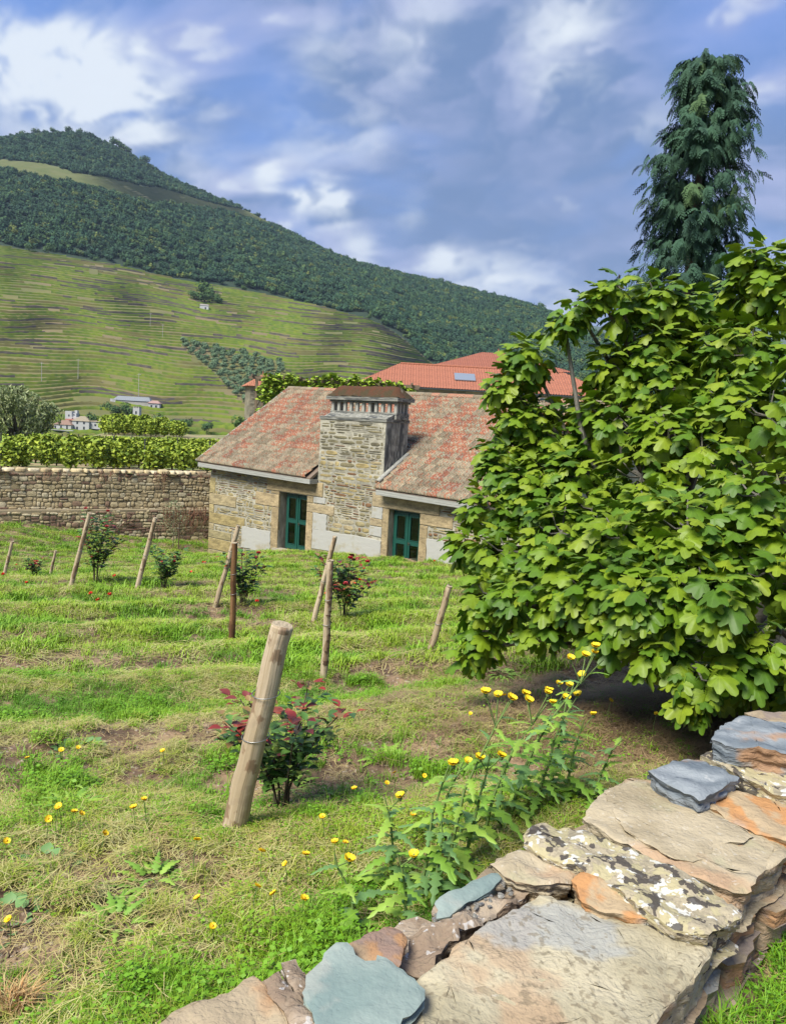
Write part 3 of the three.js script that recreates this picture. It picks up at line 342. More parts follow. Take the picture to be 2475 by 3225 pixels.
const frontWall = (() => {
  const t = -0.5, g = [wallBox(0, OPEN[0][0], -4.6, -0.02, t, 0), wallBox(OPEN[0][1], OPEN[1][0], -4.6, -0.02, t, 0), wallBox(OPEN[1][1], HL, -4.6, -0.02, t, 0), wallBox(OPEN[0][0], OPEN[0][1], OPEN[0][3], -0.02, t, 0), wallBox(OPEN[1][0], OPEN[1][1], OPEN[1][3], -0.02, t, 0), wallBox(OPEN[0][0], OPEN[0][1], -4.6, OPEN[0][2], t, 0), wallBox(OPEN[1][0], OPEN[1][1], -4.6, OPEN[1][2], t, 0), wallBox(0, HL, -4.6, -0.02, -HD, -HD + 0.5), wallBox(0.2, HL - 0.2, -3.2, -3.06, -HD + 0.3, -0.3)];
  for (const x of [0, HL - 0.5]) { const s = new THREE.Shape(); s.moveTo(0.5, hy(-4.6)); s.lineTo(HD - 0.5, hy(-4.6)); s.lineTo(HD - 0.5, hy(-0.05)); s.lineTo(HD / 2, hy(2.3)); s.lineTo(0.5, hy(-0.05)); const e = new THREE.ExtrudeGeometry(s, { depth: 0.5, bevelEnabled: false }); e.rotateY(Math.PI / 2); e.translate(x, 0, 0); g.push(e); }
  return part('wall', merge(g), mortar, cottage, 'coursed schist wall with pale mortar joints');
})();
const stoneCols = [[0.42, 0.345, 0.165], [0.34, 0.29, 0.155], [0.46, 0.375, 0.185], [0.28, 0.245, 0.14], [0.42, 0.345, 0.20], [0.37, 0.295, 0.135], [0.22, 0.12, 0.06], [0.38, 0.335, 0.225], [0.20, 0.18, 0.105], [0.15, 0.135, 0.085], [0.24, 0.21, 0.12]].map((c) => smat(c));
const BLOCKS = [                                                                     // dressed granite round the doors and at the corner: x0 x1 y0 y1 proud
  ['lintel', 3.27, 6.07, -0.87, -0.41, 0.035], ['jamb_stone', 2.67, 3.92, -1.44, -1.0, 0.03], ['jamb_stone', 3.56, 3.92, -3.0, -1.46, 0.026], ['jamb_stone', 5.34, 6.63, -1.42, -1.13, 0.03], ['jamb_stone', 5.34, 5.63, -1.11, -0.89, 0.024], ['jamb_stone', 5.34, 5.64, -3.05, -1.44, 0.03], ['jamb_stone', 3.5, 3.92, -0.98, -0.89, 0.022],
  ['lintel', 8.28, 10.92, -0.92, -0.49, 0.035], ['jamb_stone', 8.74, 8.99, -3.0, -0.94, 0.028], ['jamb_stone', 10.22, 11.42, -1.26, -0.94, 0.03], ['jamb_stone', 10.22, 10.52, -3.0, -1.28, 0.026], ['jamb_stone', 8.22, 8.72, -1.53, -1.3, 0.024],
  ['quoin', -0.02, 1.57, -1.72, -1.32, 0.03], ['quoin', -0.02, 2.1, -2.45, -2.06, 0.026], ['quoin', -0.02, 1.35, -3.0, -2.72, 0.03], ['quoin', -0.02, 0.3, -1.3, -0.72, 0.026], ['quoin', -0.02, 0.26, -2.04, -1.74, 0.03], ['quoin', -0.02, 0.28, -2.7, -2.47, 0.024], ['quoin', -0.02, 1.5, -3.45, -3.03, 0.03], ['quoin', -0.02, 0.95, -3.9, -3.48, 0.026],
];
const PATCH = [[1.97, 3.54, -3.12, -2.36], [5.66, 8.72, -2.62, -1.98], [5.66, 6.2, -1.08, -0.9], [5.66, 6.3, -1.98, -1.44], [8.3, 8.72, -1.28, -0.94], [8.24, 8.72, -1.84, -1.56], [10.54, 12.6, -2.9, -1.66]];
const CH = { x0: 5.8, x1: 8.68, y1: 1.72, z1: -1.06 };
{
  BLOCKS.forEach(([n, x0, x1, y0, y1, d], i) => {
    const w = x1 - x0, h = y1 - y0, s = new THREE.Shape(), r = rng(i + 60), pts = []; const e = 0.012;
    for (const [ax, ay, bx_, by] of [[0, 0, w, 0], [w, 0, w, h], [w, h, 0, h], [0, h, 0, 0]]) for (let k = 0; k < 5; k++) pts.push([lerp(ax, bx_, k / 5) + (r() - 0.5) * e, lerp(ay, by, k / 5) + (r() - 0.5) * e]);
    s.setFromPoints(pts.map((p) => new THREE.Vector2(...p)));
    const g = new THREE.ExtrudeGeometry(s, { depth: d + 0.05, bevelEnabled: true, bevelSize: 0.012, bevelThickness: 0.012, bevelSegments: 1, bevelOffset: -0.012 }); g.translate(x0, hy(y0), -0.062); part(n, g, n === 'quoin' ? stoneCols[[0, 2, 4, 5, 1][i % 5]] : granite[i % 4], cottage);
  });
  PATCH.forEach(([x0, x1, y0, y1], i) => {
    const s = new THREE.Shape(), r = rng(i + 90), pts = [], w = x1 - x0, h = y1 - y0, e = 0.06 * Math.min(1, h);
    for (const [ax, ay, bx_, by] of [[0, 0, w, 0], [w, 0, w, h], [w, h, 0, h], [0, h, 0, 0]]) for (let k = 0; k < 7; k++) pts.push([lerp(ax, bx_, k / 7) + (r() - 0.5) * e, lerp(ay, by, k / 7) + (r() - 0.5) * e]);
    s.setFromPoints(pts.map((p) => new THREE.Vector2(...p)));
    const g = new THREE.ExtrudeGeometry(s, { depth: 0.05, bevelEnabled: true, bevelSize: 0.008, bevelThickness: 0.008, bevelSegments: 1 }); g.translate(x0, hy(y0), -0.03 + i * 0.0005); part('plaster_patch', g, plaster, cottage);
  });
  // rough cement skirting between the doors, brown with earth
  const e = wallBox(5.68, 8.7, -3.6, -2.64, 0.001, 0.014); part('skirting', e, mat([0.34, 0.28, 0.16], { map: rep(stoneMap, 1), bumpMap: stoneBump, bumpScale: 0.012 }), cottage);
  const hit = (s, y, w, h, x0, x1, y0, y1) => s + w / 2 > x0 + 0.02 && s - w / 2 < x1 - 0.02 && y + h / 2 > y0 + 0.015 && y - h / 2 < y1 - 0.015;
  const skip = (s, y, w, h) => BLOCKS.some((b) => hit(s, y, w, h, b[1], b[2], b[3], b[4])) || PATCH.some((b) => hit(s, y, w, h, ...b)) || OPEN.some((b) => hit(s, y, w, h, ...b)) || hit(s, y, w, h, 5.66, 8.7, -3.7, -2.6) || s - w / 2 < 0;
  const pick = (r, s, y) => { const up = s > CH.x0 && s < CH.x1 ? sst(-0.1, 1.2, y) : 0; if (r() < up) return 8 + Math.floor(r() * 3); const k = r(); return k < 0.05 ? 6 : Math.floor(r() * 8) % 8 === 6 ? 3 : Math.floor(r() * 8); };
  const base = { h: [0.055, 0.19], w: [0.14, 0.72], gap: 0.032, d: 0.022, wob: 0.03, skip, pick };
  const L = [...stoneField({ ...base, seed: 41, s0: 0, s1: 12, y0: -3.95, y1: -0.18, top: () => -0.18 })];
  const C = stoneField({ ...base, seed: 42, s0: CH.x0, s1: CH.x1 - 0.14, y0: -0.2, y1: CH.y1, top: () => CH.y1 - 0.01, skip: (s, y, w, h) => s - w / 2 < CH.x0 || s + w / 2 > CH.x1 - 0.06 });
  const place = (q) => new THREE.Matrix4().compose(V(q.s, hy(q.y), -0.006), new THREE.Quaternion().setFromEuler(new THREE.Euler(0, 0, q.tilt)), V(q.w, q.h, q.d));
  layStones(L, stoneCols, frontWall, place, (q) => (q.y < -3.3 ? 0 : q.w * q.h * (q.s > 11 ? 0.1 : 1)), 235, 'stone');
  const body = merge([bx(CH.x1 - CH.x0, CH.y1 + 1.2, -CH.z1, (CH.x0 + CH.x1) / 2, hy((CH.y1 - 1.2) / 2), CH.z1 / 2 - 0.002)]);
  const grime = tex(512, 512, (u, v) => { const a = tf(u * 2, v * 0.7, 4, 6, 3), b = tf(u, v, 30, 3, 7), s = sst(0.02, 0.4, a + 0.25 * b); return mix3(mix3([0.27, 0.27, 0.235], [0.18, 0.18, 0.155], sst(-0.3, 0.3, b)), [0.055, 0.06, 0.06], s * 0.9); });
  const cement = mat(0xffffff, { map: rep(grime, 0.55), bumpMap: rep(stoneBump, 1), bumpScale: 0.012, roughness: 1 });
  const chimney = part('chimney', body, cement, cottage, 'broad chimney with slotted cement top and mossy cap');
  layStones(C, stoneCols, chimney, place, (q) => q.w * q.h, 62, 'stone');
  part('stone_face', bx(CH.x1 - CH.x0 - 0.02, CH.y1 + 0.1, 0.012, (CH.x0 + CH.x1) / 2 - 0.01, hy(CH.y1 / 2 - 0.05), 0.0), mortar, chimney);
  const X0 = 5.88, X1 = 8.72, Z0 = -0.4, Z1 = -0.96, my = (y0, y1, e) => bx(X1 - X0 + 2 * e, y1 - y0, Z0 - Z1 + 2 * e, (X0 + X1) / 2, hy((y0 + y1) / 2), (Z0 + Z1) / 2);
  const up = merge([bx(CH.x1 - CH.x0 + 0.06, 0.1, -CH.z1 + 0.07, (CH.x0 + CH.x1) / 2, hy(1.77), CH.z1 / 2), my(1.82, 2.02, 0.03), my(2.31, 2.37, 0.05)]);
  part('cornice', up, cement, chimney);
  // sloping haunch between the broad breast and the slotted top
  { const s = new THREE.Shape(); s.moveTo(0.02, 0); s.lineTo(0.42, 0.17); s.lineTo(0.42, 0); const g = new THREE.ExtrudeGeometry(s, { depth: X1 - X0 - 0.1, bevelEnabled: false }); g.rotateY(Math.PI / 2); g.translate(X0 + 0.05, hy(1.82), 0.0); part('haunch', g, cement, chimney); }
  const pale = mat([0.42, 0.42, 0.38], { map: rep(stoneMap, 2), roughness: 1 });
  for (let k = 0; k <= 10; k++) for (const z of k % 5 ? [Z0 - 0.04] : [Z0 - 0.04, Z1 + 0.04]) { const x = lerp(X0 + 0.05, X1 - 0.05, k / 10); part('baluster', bx(0.11, 0.3, 0.08, x, hy(2.165), z), pale, chimney); }
  for (const x of [X0 + 0.05, X1 - 0.05]) for (let k = 1; k < 3; k++) part('baluster', bx(0.09, 0.3, 0.09, x, hy(2.165), lerp(Z0 - 0.04, Z1 + 0.04, k / 3)), pale, chimney);
  const cg = []; { const e = 0.14, a = [X0 - e, X1 + e, Z1 - e, Z0 + e], y0 = hy(2.37), y1 = hy(2.49), y2 = hy(2.84), p = [], r = rng(8); const nx = 26, nz = 8; for (let j = 0; j <= nz; j++) for (let i = 0; i <= nx; i++) { const x = lerp(a[0], a[1], i / nx), z = lerp(a[2], a[3], j / nz), ed = Math.min(x - a[0], a[1] - x, z - a[2], a[3] - z); p.push(x, lerp(y1, y2, sst(0, 0.34, ed)) + 0.03 * n2(x * 6, z * 6) + 0.012 * n2(x * 20, z * 20), z); } const idx = []; for (let j = 0; j < nz; j++) for (let i = 0; i < nx; i++) { const q = j * (nx + 1) + i; idx.push(q, q + nx + 1, q + 1, q + 1, q + nx + 1, q + nx + 2); } cg.push(geo(p, idx, p.filter((_, i) => i % 3 === 0).flatMap((x, i) => [x, p[i * 3 + 2]]))); part('cap_slab', bx(a[1] - a[0], 0.11, a[3] - a[2], (a[0] + a[1]) / 2, y0 + 0.058, (a[2] + a[3]) / 2), cement, chimney); }
  const moss = tex(256, 256, (u, v) => mix3(mix3([0.085, 0.032, 0.013], [0.05, 0.036, 0.014], sst(-0.3, 0.4, tf(u, v, 5, 5, 3))), [0.20, 0.18, 0.14], sst(0.28, 0.55, tf(u, v, 6, 5, 8)) * 0.7));
  part('cap', merge(cg), mat(0xffffff, { map: moss, bumpMap: rep(stoneBump, 3), bumpScale: 0.03, roughness: 1 }), chimney, 'rusty moss covered chimney cap');
  // cement fillet where chimney meets the roof
  part('flashing', limb([[CH.x1 + 0.05, hy(roofY(0.36) + 0.02), 0.3, 0.07], [CH.x1 + 0.05, hy(roofY(-1.1) + sag(8.7) + 0.05), -1.1, 0.07]], 6), pale, chimney);
}
// roof: two slopes under single tiles
{
  const z0 = 0.37, z1 = -4.1, x0 = -0.33, x1 = HL + 0.3, sl = Math.hypot(4.47, 3.0), pit = Math.atan2(3.0, 4.47);
  const corner = (x, z, dy) => [x, hy(z >= z1 ? roofY(z) : roofY(2 * z1 - z)) + sag(x) + dy, z];
  const zb = 2 * z1 - z0 - 0.1, panel = (xa, xb, za, zc) => { const p = []; for (const dy of [-0.03, -0.13]) for (const [x, z] of [[xa, za], [xb, za], [xa, zc], [xb, zc]]) p.push(...corner(x, z, dy)); return geo(p, [0, 1, 2, 1, 3, 2, 4, 6, 5, 5, 6, 7, 0, 4, 1, 1, 4, 5, 0, 2, 4, 2, 6, 4, 1, 5, 3, 3, 5, 7]).toNonIndexed(); };
  const deck = merge([panel(x0, CH.x0, z0, CH.z1), panel(CH.x1, x1, z0, CH.z1), panel(x0, x1, CH.z1 - 0.002, z1), panel(x0, x1, z1, zb)]); deck.computeVertexNormals();
  const roof = part('roof', deck, mat([0.16, 0.12, 0.09]), cottage, 'weathered red and grey interlocking clay tile roof');
  const TW = 0.238, TL = 0.43, step = 0.36;
  const tg = (k) => { const r = rng(k), prof = [[-0.5, 0.02], [-0.43, 0.058], [-0.34, 0.056], [-0.25, 0.006], [-0.06, 0.006], [-0.01, 0.05], [0.08, 0.05], [0.14, 0.006], [0.36, 0.006], [0.44, 0.04], [0.5, 0.04]], pp = [], ii = [], uv = []; const w = TW, n = prof.length; const ou = r() * 4, ov = r() * 4; for (const [t, dz, dy] of [[0, 0, -0.028], [0, 0, 0.034], [1, -TL, -0.012]]) for (const [x, y] of prof) { pp.push(x * w, dy === -0.028 ? -0.012 : y + dy + 0.014 * (1 - t), dz); uv.push(x * 0.5 + ou, (t ? TL : dy ? -0.03 : 0) + ov); } for (let i = 0; i < n - 1; i++) for (const b of [0, n]) ii.push(b + i, b + i + 1, b + n + i, b + i + 1, b + n + i + 1, b + n + i); return geo(pp, ii, uv); };
  const TG = [1, 2, 3, 4, 5].map(tg);
  const tileLook = (base, base2, spot, f, k) => tex(512, 512, (u, v) => { const a = tf(u, v, 6, 6, k), b = tf(u, v, 40, 3, k + 3), s = sst(f, f + 0.22, tf(u, v, 8, 5, k + 8)), t = sst(0.3, 0.45, tf(u, v, 14, 4, k + 15)); const q = 1 + 0.35 * b; return mix3(mix3(mix3(base, base2, sst(-0.35, 0.35, a)), spot, s), [0.085, 0.08, 0.06], t * 0.75).map((x) => clamp(x * q, 0, 1)); });
  const redMap = tileLook([0.34, 0.13, 0.075], [0.26, 0.10, 0.06], [0.31, 0.25, 0.175], 0.02, 1), greyMap = tileLook([0.31, 0.26, 0.18], [0.21, 0.18, 0.125], [0.31, 0.16, 0.095], 0.18, 5);
  const tm = (c, red) => mat(c, { map: rep(red ? redMap : greyMap, 2.2), bumpMap: rep(stoneBump, 5), bumpScale: 0.006, roughness: 1 });
  const TC = [[0, 1.0, 1.0, 1.0], [0, 1.12, 1.15, 1.15], [0, 0.8, 0.85, 0.9], [0, 1.1, 1.3, 1.3], [1, 1, 1, 1], [1, 0.85, 0.86, 0.86], [1, 0.72, 0.72, 0.7], [1, 1.12, 1.12, 1.1], [0, 0.85, 1.2, 1.25]].map(([k, ...c]) => { const m = tm(c, !k); m.userData.red = !k; return m; }), r = rng(17), T = [];
  const rows = Math.round(sl / step), cols = Math.ceil((x1 - x0) / TW);
  for (const side of [0, 1]) for (let j = 0; j < rows; j++) for (let i = 0; i < cols; i++) {
    const x = x0 + (i + 0.5) * TW, d = (j + 0.0) * step - 0.05, z = z0 - d * Math.cos(pit), y = roofY(z) + sag(x);
    if (!side && x > CH.x0 - 0.1 && x < CH.x1 + 0.1 && z - 0.3 > CH.z1 - 0.1) continue;
    const f = j / rows, nn = fbm2(x * 0.6 + 4, d * 0.7, 3) + 0.75 * (r() - 0.5); const red = sst(-0.12, 0.22, nn + 0.55 * sst(0.15, 0.5, f) - 0.32 * sst(0.75, 1, f) - 0.3);
    const m = r() < red ? (r() < 0.8 ? Math.floor(r() * 4) : 8) : 4 + Math.floor(r() * 4) ;
    const q = new THREE.Quaternion().setFromEuler(new THREE.Euler(pit + (r() - 0.5) * 0.025, side ? Math.PI : 0, (r() - 0.5) * 0.02, 'YXZ'));
    const zz = side ? 2 * z1 - z : z;
    T.push({ m, g: Math.floor(r() * 5), f: new THREE.Matrix4().compose(V(x + (r() - 0.5) * 0.012, hy(y) + 0.022 + (r() - 0.5) * 0.008, zz), q, V(1, 1, 1)), k: side ? -1 : (x > 0 && x < 10.6 ? 1 : 0) * (100 - Math.abs(x - 8) * 2 - j * 3 + (x < 5.8 && j < 8 ? 8 : 0)) });
  }
  T.sort((a, b) => b.k - a.k);
  const rest = [[], []];
  T.forEach((t, i) => { if (i < 290) { const o = part('tile', TG[t.g], TC[t.m], roof); o.applyMatrix4(t.f); } else rest[+TC[t.m].userData.red].push(paint(TG[t.g].clone().applyMatrix4(t.f), TC[t.m].color.toArray())); });
  for (const red of [0, 1]) { const m = tm([1, 1, 1], red); m.vertexColors = true; part(red ? 'red_tiles' : 'grey_tiles', merge(rest[red]), m, roof).userData.kind = 'stuff'; }
  for (let x = x0 - 0.02; x < x1 - 0.2; x += 0.36) { const g = new THREE.CylinderGeometry(0.115, 0.125, 0.4, 10, 1, true, 0, Math.PI); g.rotateZ(Math.PI / 2); g.rotateX(-Math.PI / 2 + Math.PI / 2); const o = part('ridge_tile', g, TC[r() < 0.3 ? 1 : 4 + Math.floor(r() * 3)], roof); o.position.set(x + 0.2, hy(roofY(z1)) + sag(x) + 0.0, z1); o.rotation.set(-Math.PI / 2 * 0, 0, -0.02 + (r() - 0.5) * 0.02); o.rotation.x = r() * 0.04; }
  const cem = mat([0.36, 0.35, 0.31], { map: rep(stoneMap, 1.5), roughness: 1 });
  for (const s of [1]) { const L = Math.hypot(z0 - z1, 3.0) + 0.1, o = part('verge', bx(0.13, 0.07, L), cem, roof); o.position.set(x0 - 0.04, hy((roofY(z0) + roofY(z1)) / 2) + 0.03, (z0 + z1) / 2); o.rotation.x = pit; }
  const eave = mat([0.40, 0.41, 0.385], { map: rep(stoneMap, 0.8), roughness: 0.9 });
  const fas = (a, b) => { const o = part('eave_board', bx(b - a, 0.15, 0.36), eave, roof); o.position.set((a + b) / 2, hy(-0.255) + sag((a + b) / 2), 0.215); o.rotation.z = Math.atan(-0.02); };
  fas(-0.3, CH.x0 + 0.02); fas(CH.x1 + 0.06, HL + 0.2);
}
// doors: a pair of green leaves, each with two glazed panels
{
  const green = mat([0.006, 0.062, 0.045], { roughness: 0.45, bumpMap: rep(stoneBump, 2), bumpScale: 0.002 }), dark = mat([0.005, 0.05, 0.036], { roughness: 0.45 });
  const glass = mat([0.75, 0.85, 0.85], { transmission: 1, thickness: 0, roughness: 0.05, ior: 1.5 });
  for (const [x0, x1, y0, y1] of [[4.1, 5.33, -2.86, -0.9], [9.03, 10.21, -2.9, -0.95]]) {
    const w = x1 - x0, h = y1 - y0, z = -0.2, cx = (x0 + x1) / 2;
    const fr = []; const add = (a, b, c, d, dz = 0, t = 0.05) => fr.push(bx(b - a, d - c, t, (a + b) / 2, hy((c + d) / 2), z + dz));
    add(x0, x0 + 0.05, y0, y1, -0.03, 0.07); add(x1 - 0.05, x1, y0, y1, -0.03, 0.07); add(x0 + 0.05, x1 - 0.05, y1 - 0.05, y1, -0.03, 0.07);
    const d = part('door', merge(fr), dark, cottage, 'green double door with glazed panels');
    for (const s of [0, 1]) {
      const a = s ? cx + 0.004 : x0 + 0.055, b = s ? x1 - 0.055 : cx - 0.004, st = 0.085, g = [];
      const q = (p, o, m, n) => g.push(bx(o - p, n - m, 0.045, (p + o) / 2, hy((m + n) / 2), z));
      const yb = y0 + 0.17, ym = y0 + h * 0.51, yt = y1 - 0.15;
      q(a, a + st, y0 + 0.01, y1 - 0.055); q(b - st, b, y0 + 0.01, y1 - 0.055); q(a + st, b - st, y0 + 0.01, yb); q(a + st, b - st, ym - 0.06, ym + 0.06); q(a + st, b - st, yt, y1 - 0.055);
      for (const [m, n] of [[yb, ym - 0.06], [ym + 0.06, yt]]) { const e = 0.018; g.push(bx(b - a - 2 * st, e, 0.03, (a + b) / 2, hy(m + e / 2), z + 0.022), bx(b - a - 2 * st, e, 0.03, (a + b) / 2, hy(n - e / 2), z + 0.022), bx(e, n - m - 2 * e, 0.03, a + st + e / 2, hy((m + n) / 2), z + 0.022), bx(e, n - m - 2 * e, 0.03, b - st - e / 2, hy((m + n) / 2), z + 0.022)); part('pane', bx(b - a - 2 * st + 0.01, n - m + 0.01, 0.004, (a + b) / 2, hy((m + n) / 2), z + 0.002), glass, d); }
      part('leaf', merge(g), green, d);
    }
    part('cover_strip', bx(0.04, h - 0.08, 0.02, cx, hy((y0 + y1) / 2 - 0.02), z + 0.034), green, d);
    part('handle', merge([bx(0.02, 0.12, 0.015, cx + 0.06, hy(-1.95), z + 0.03), bx(0.09, 0.018, 0.018, cx + 0.1, hy(-1.93), z + 0.055)]), mat([0.2, 0.18, 0.14], { metalness: 0.8, roughness: 0.4 }), d);
  }
  part('door_sill', merge([bx(1.66, 0.13, 0.3, 4.6, hy(-2.95), -0.02), bx(2.1, 0.14, 0.26, 4.62, hy(-3.09), 0.03)]), mat([0.46, 0.42, 0.33], { map: rep(stoneMap, 1) }), cottage, 'worn pale stone door sill');
}
top(cottage, 'stone_cottage', 'small schist cottage with green doors, tiled roof and broad slotted chimney', 'cottage');
// ---------------------------------------------------------------- long retaining wall of dry stone, in two steps
{
  const turn = Math.atan2(-RWD[1], -RWD[0]) * -1;                 // own x runs from the left end (toward the camera) to the right end
  const Lx = [RWA[0] + RWD[0] * 17.5, RWA[1] + RWD[1] * 17.5], baseY = -4.4, wall = group(Lx[0], baseY, Lx[1], Math.atan2(RWD[1], -RWD[0])), ly = (y) => y - baseY, LEN = 22;
  const fill = mat([0.34, 0.28, 0.18], { map: stoneMap, roughness: 1 });
  part('core', merge([bx(LEN, 3.46, 0.8, LEN / 2, ly(-2.66), -0.42), bx(LEN, 2.0, 0.5, LEN / 2, ly(-3.42), 0.13)]), fill, wall, 'earth and rubble core of the wall');
  const cols = [[0.66, 0.55, 0.34], [0.60, 0.49, 0.29], [0.54, 0.43, 0.25], [0.38, 0.285, 0.18], [0.70, 0.61, 0.42], [0.33, 0.22, 0.15], [0.27, 0.17, 0.12]].map((c) => smat(c));
  const mk = (seed, y0, y1, z) => stoneField({ seed, s0: 0.2, s1: LEN, y0, y1, h: [0.10, 0.24], w: [0.12, 0.38], gap: 0.013, d: 0.035, wob: 0.05, split: 0.25, top: () => y1, skip: () => false, pick: (r, s, y) => { const damp = sst(-1.35, -1.0, y) * 0.75 + (z > 0 ? 0.5 : 0) + 0.35 * n2(s * 0.5, y); return r() < damp ? 3 + [0, 2, 3][Math.floor(r() * 3)] : [0, 1, 2, 4][Math.floor(r() * 4)]; } }).map((q) => ({ ...q, z }));
  const L = [...mk(51, -2.45, -0.92, -0.03), ...mk(52, -4.0, -2.42, 0.37)];
  const place = (q) => new THREE.Matrix4().compose(V(q.s, ly(q.y), q.z), new THREE.Quaternion().setFromEuler(new THREE.Euler(0, 0, q.tilt * 2)), V(q.w, q.h, q.d));
  layStones(L, cols, wall, place, (q) => (q.s < 4 || q.s > 17 ? 0 : q.w * q.h), 250, 'stone');
  const r = rng(53); // loose capping stones
  for (let x = 0.3; x < LEN - 0.3;) { const w = 0.2 + 0.3 * r(); if (x > 7.5 && x < 17.4) { const o = part('coping_stone', STONES[Math.floor(r() * 22)], cols[1 + Math.floor(r() * 4)], wall); o.rotation.x = -Math.PI / 2; o.scale.set(w, 0.4 + 0.2 * r(), 0.09 + 0.09 * r()); o.position.set(x + w / 2, ly(-0.94), -0.2 - 0.1 * r()); } x += w; }
  top(wall, 'retaining_wall', 'long stepped dry-stone retaining wall below the vineyard terrace', 'wall');
  // dead creeper hanging over the top, dry grass along the step
  const hang = [], q = V(0, 0, 0);
  const toWorld = (x, y, z) => { const c = Math.cos(wall.rotation.y), s = Math.sin(wall.rotation.y); return [Lx[0] + x * c + z * s, y, Lx[1] - x * s + z * c]; };
  const strand = (x, y, z, len, rad) => { const p = []; for (let k = 0; k <= 4; k++) p.push([...toWorld(x + 0.05 * n2(x * 9, k) * k, y - len * k / 4, z + 0.03 * k * r()), rad * (1 - k * 0.15)]); return limb(p, 3); };
  for (let i = 0; i < 420; i++) { const x = 5 + r() * 13, f = fbm2(x * 0.7, 5, 2); if (r() > 0.22 + f * 1.0) continue; hang.push(paint(strand(x, -0.9 + 0.05 * r(), 0.09, 0.15 + r() * r() * 1.0, 0.008 + 0.008 * r()), mix3([0.14, 0.06, 0.04], [0.26, 0.16, 0.09], r()))); }
  for (let i = 0; i < 120; i++) { const x = 15.5 + r() * 2.2, y = -2.4; hang.push(paint(strand(x, y + 0.1, 0.48, 0.3 + r() * 0.9, 0.009), mix3([0.18, 0.07, 0.04], [0.24, 0.14, 0.08], r()))); }
  top(new THREE.Mesh(merge(hang), mat(0xffffff, { vertexColors: true, roughness: 1 })), 'dry_creeper', 'brown dead creeper hanging down the retaining wall', 'creeper', null, 'stuff');
}
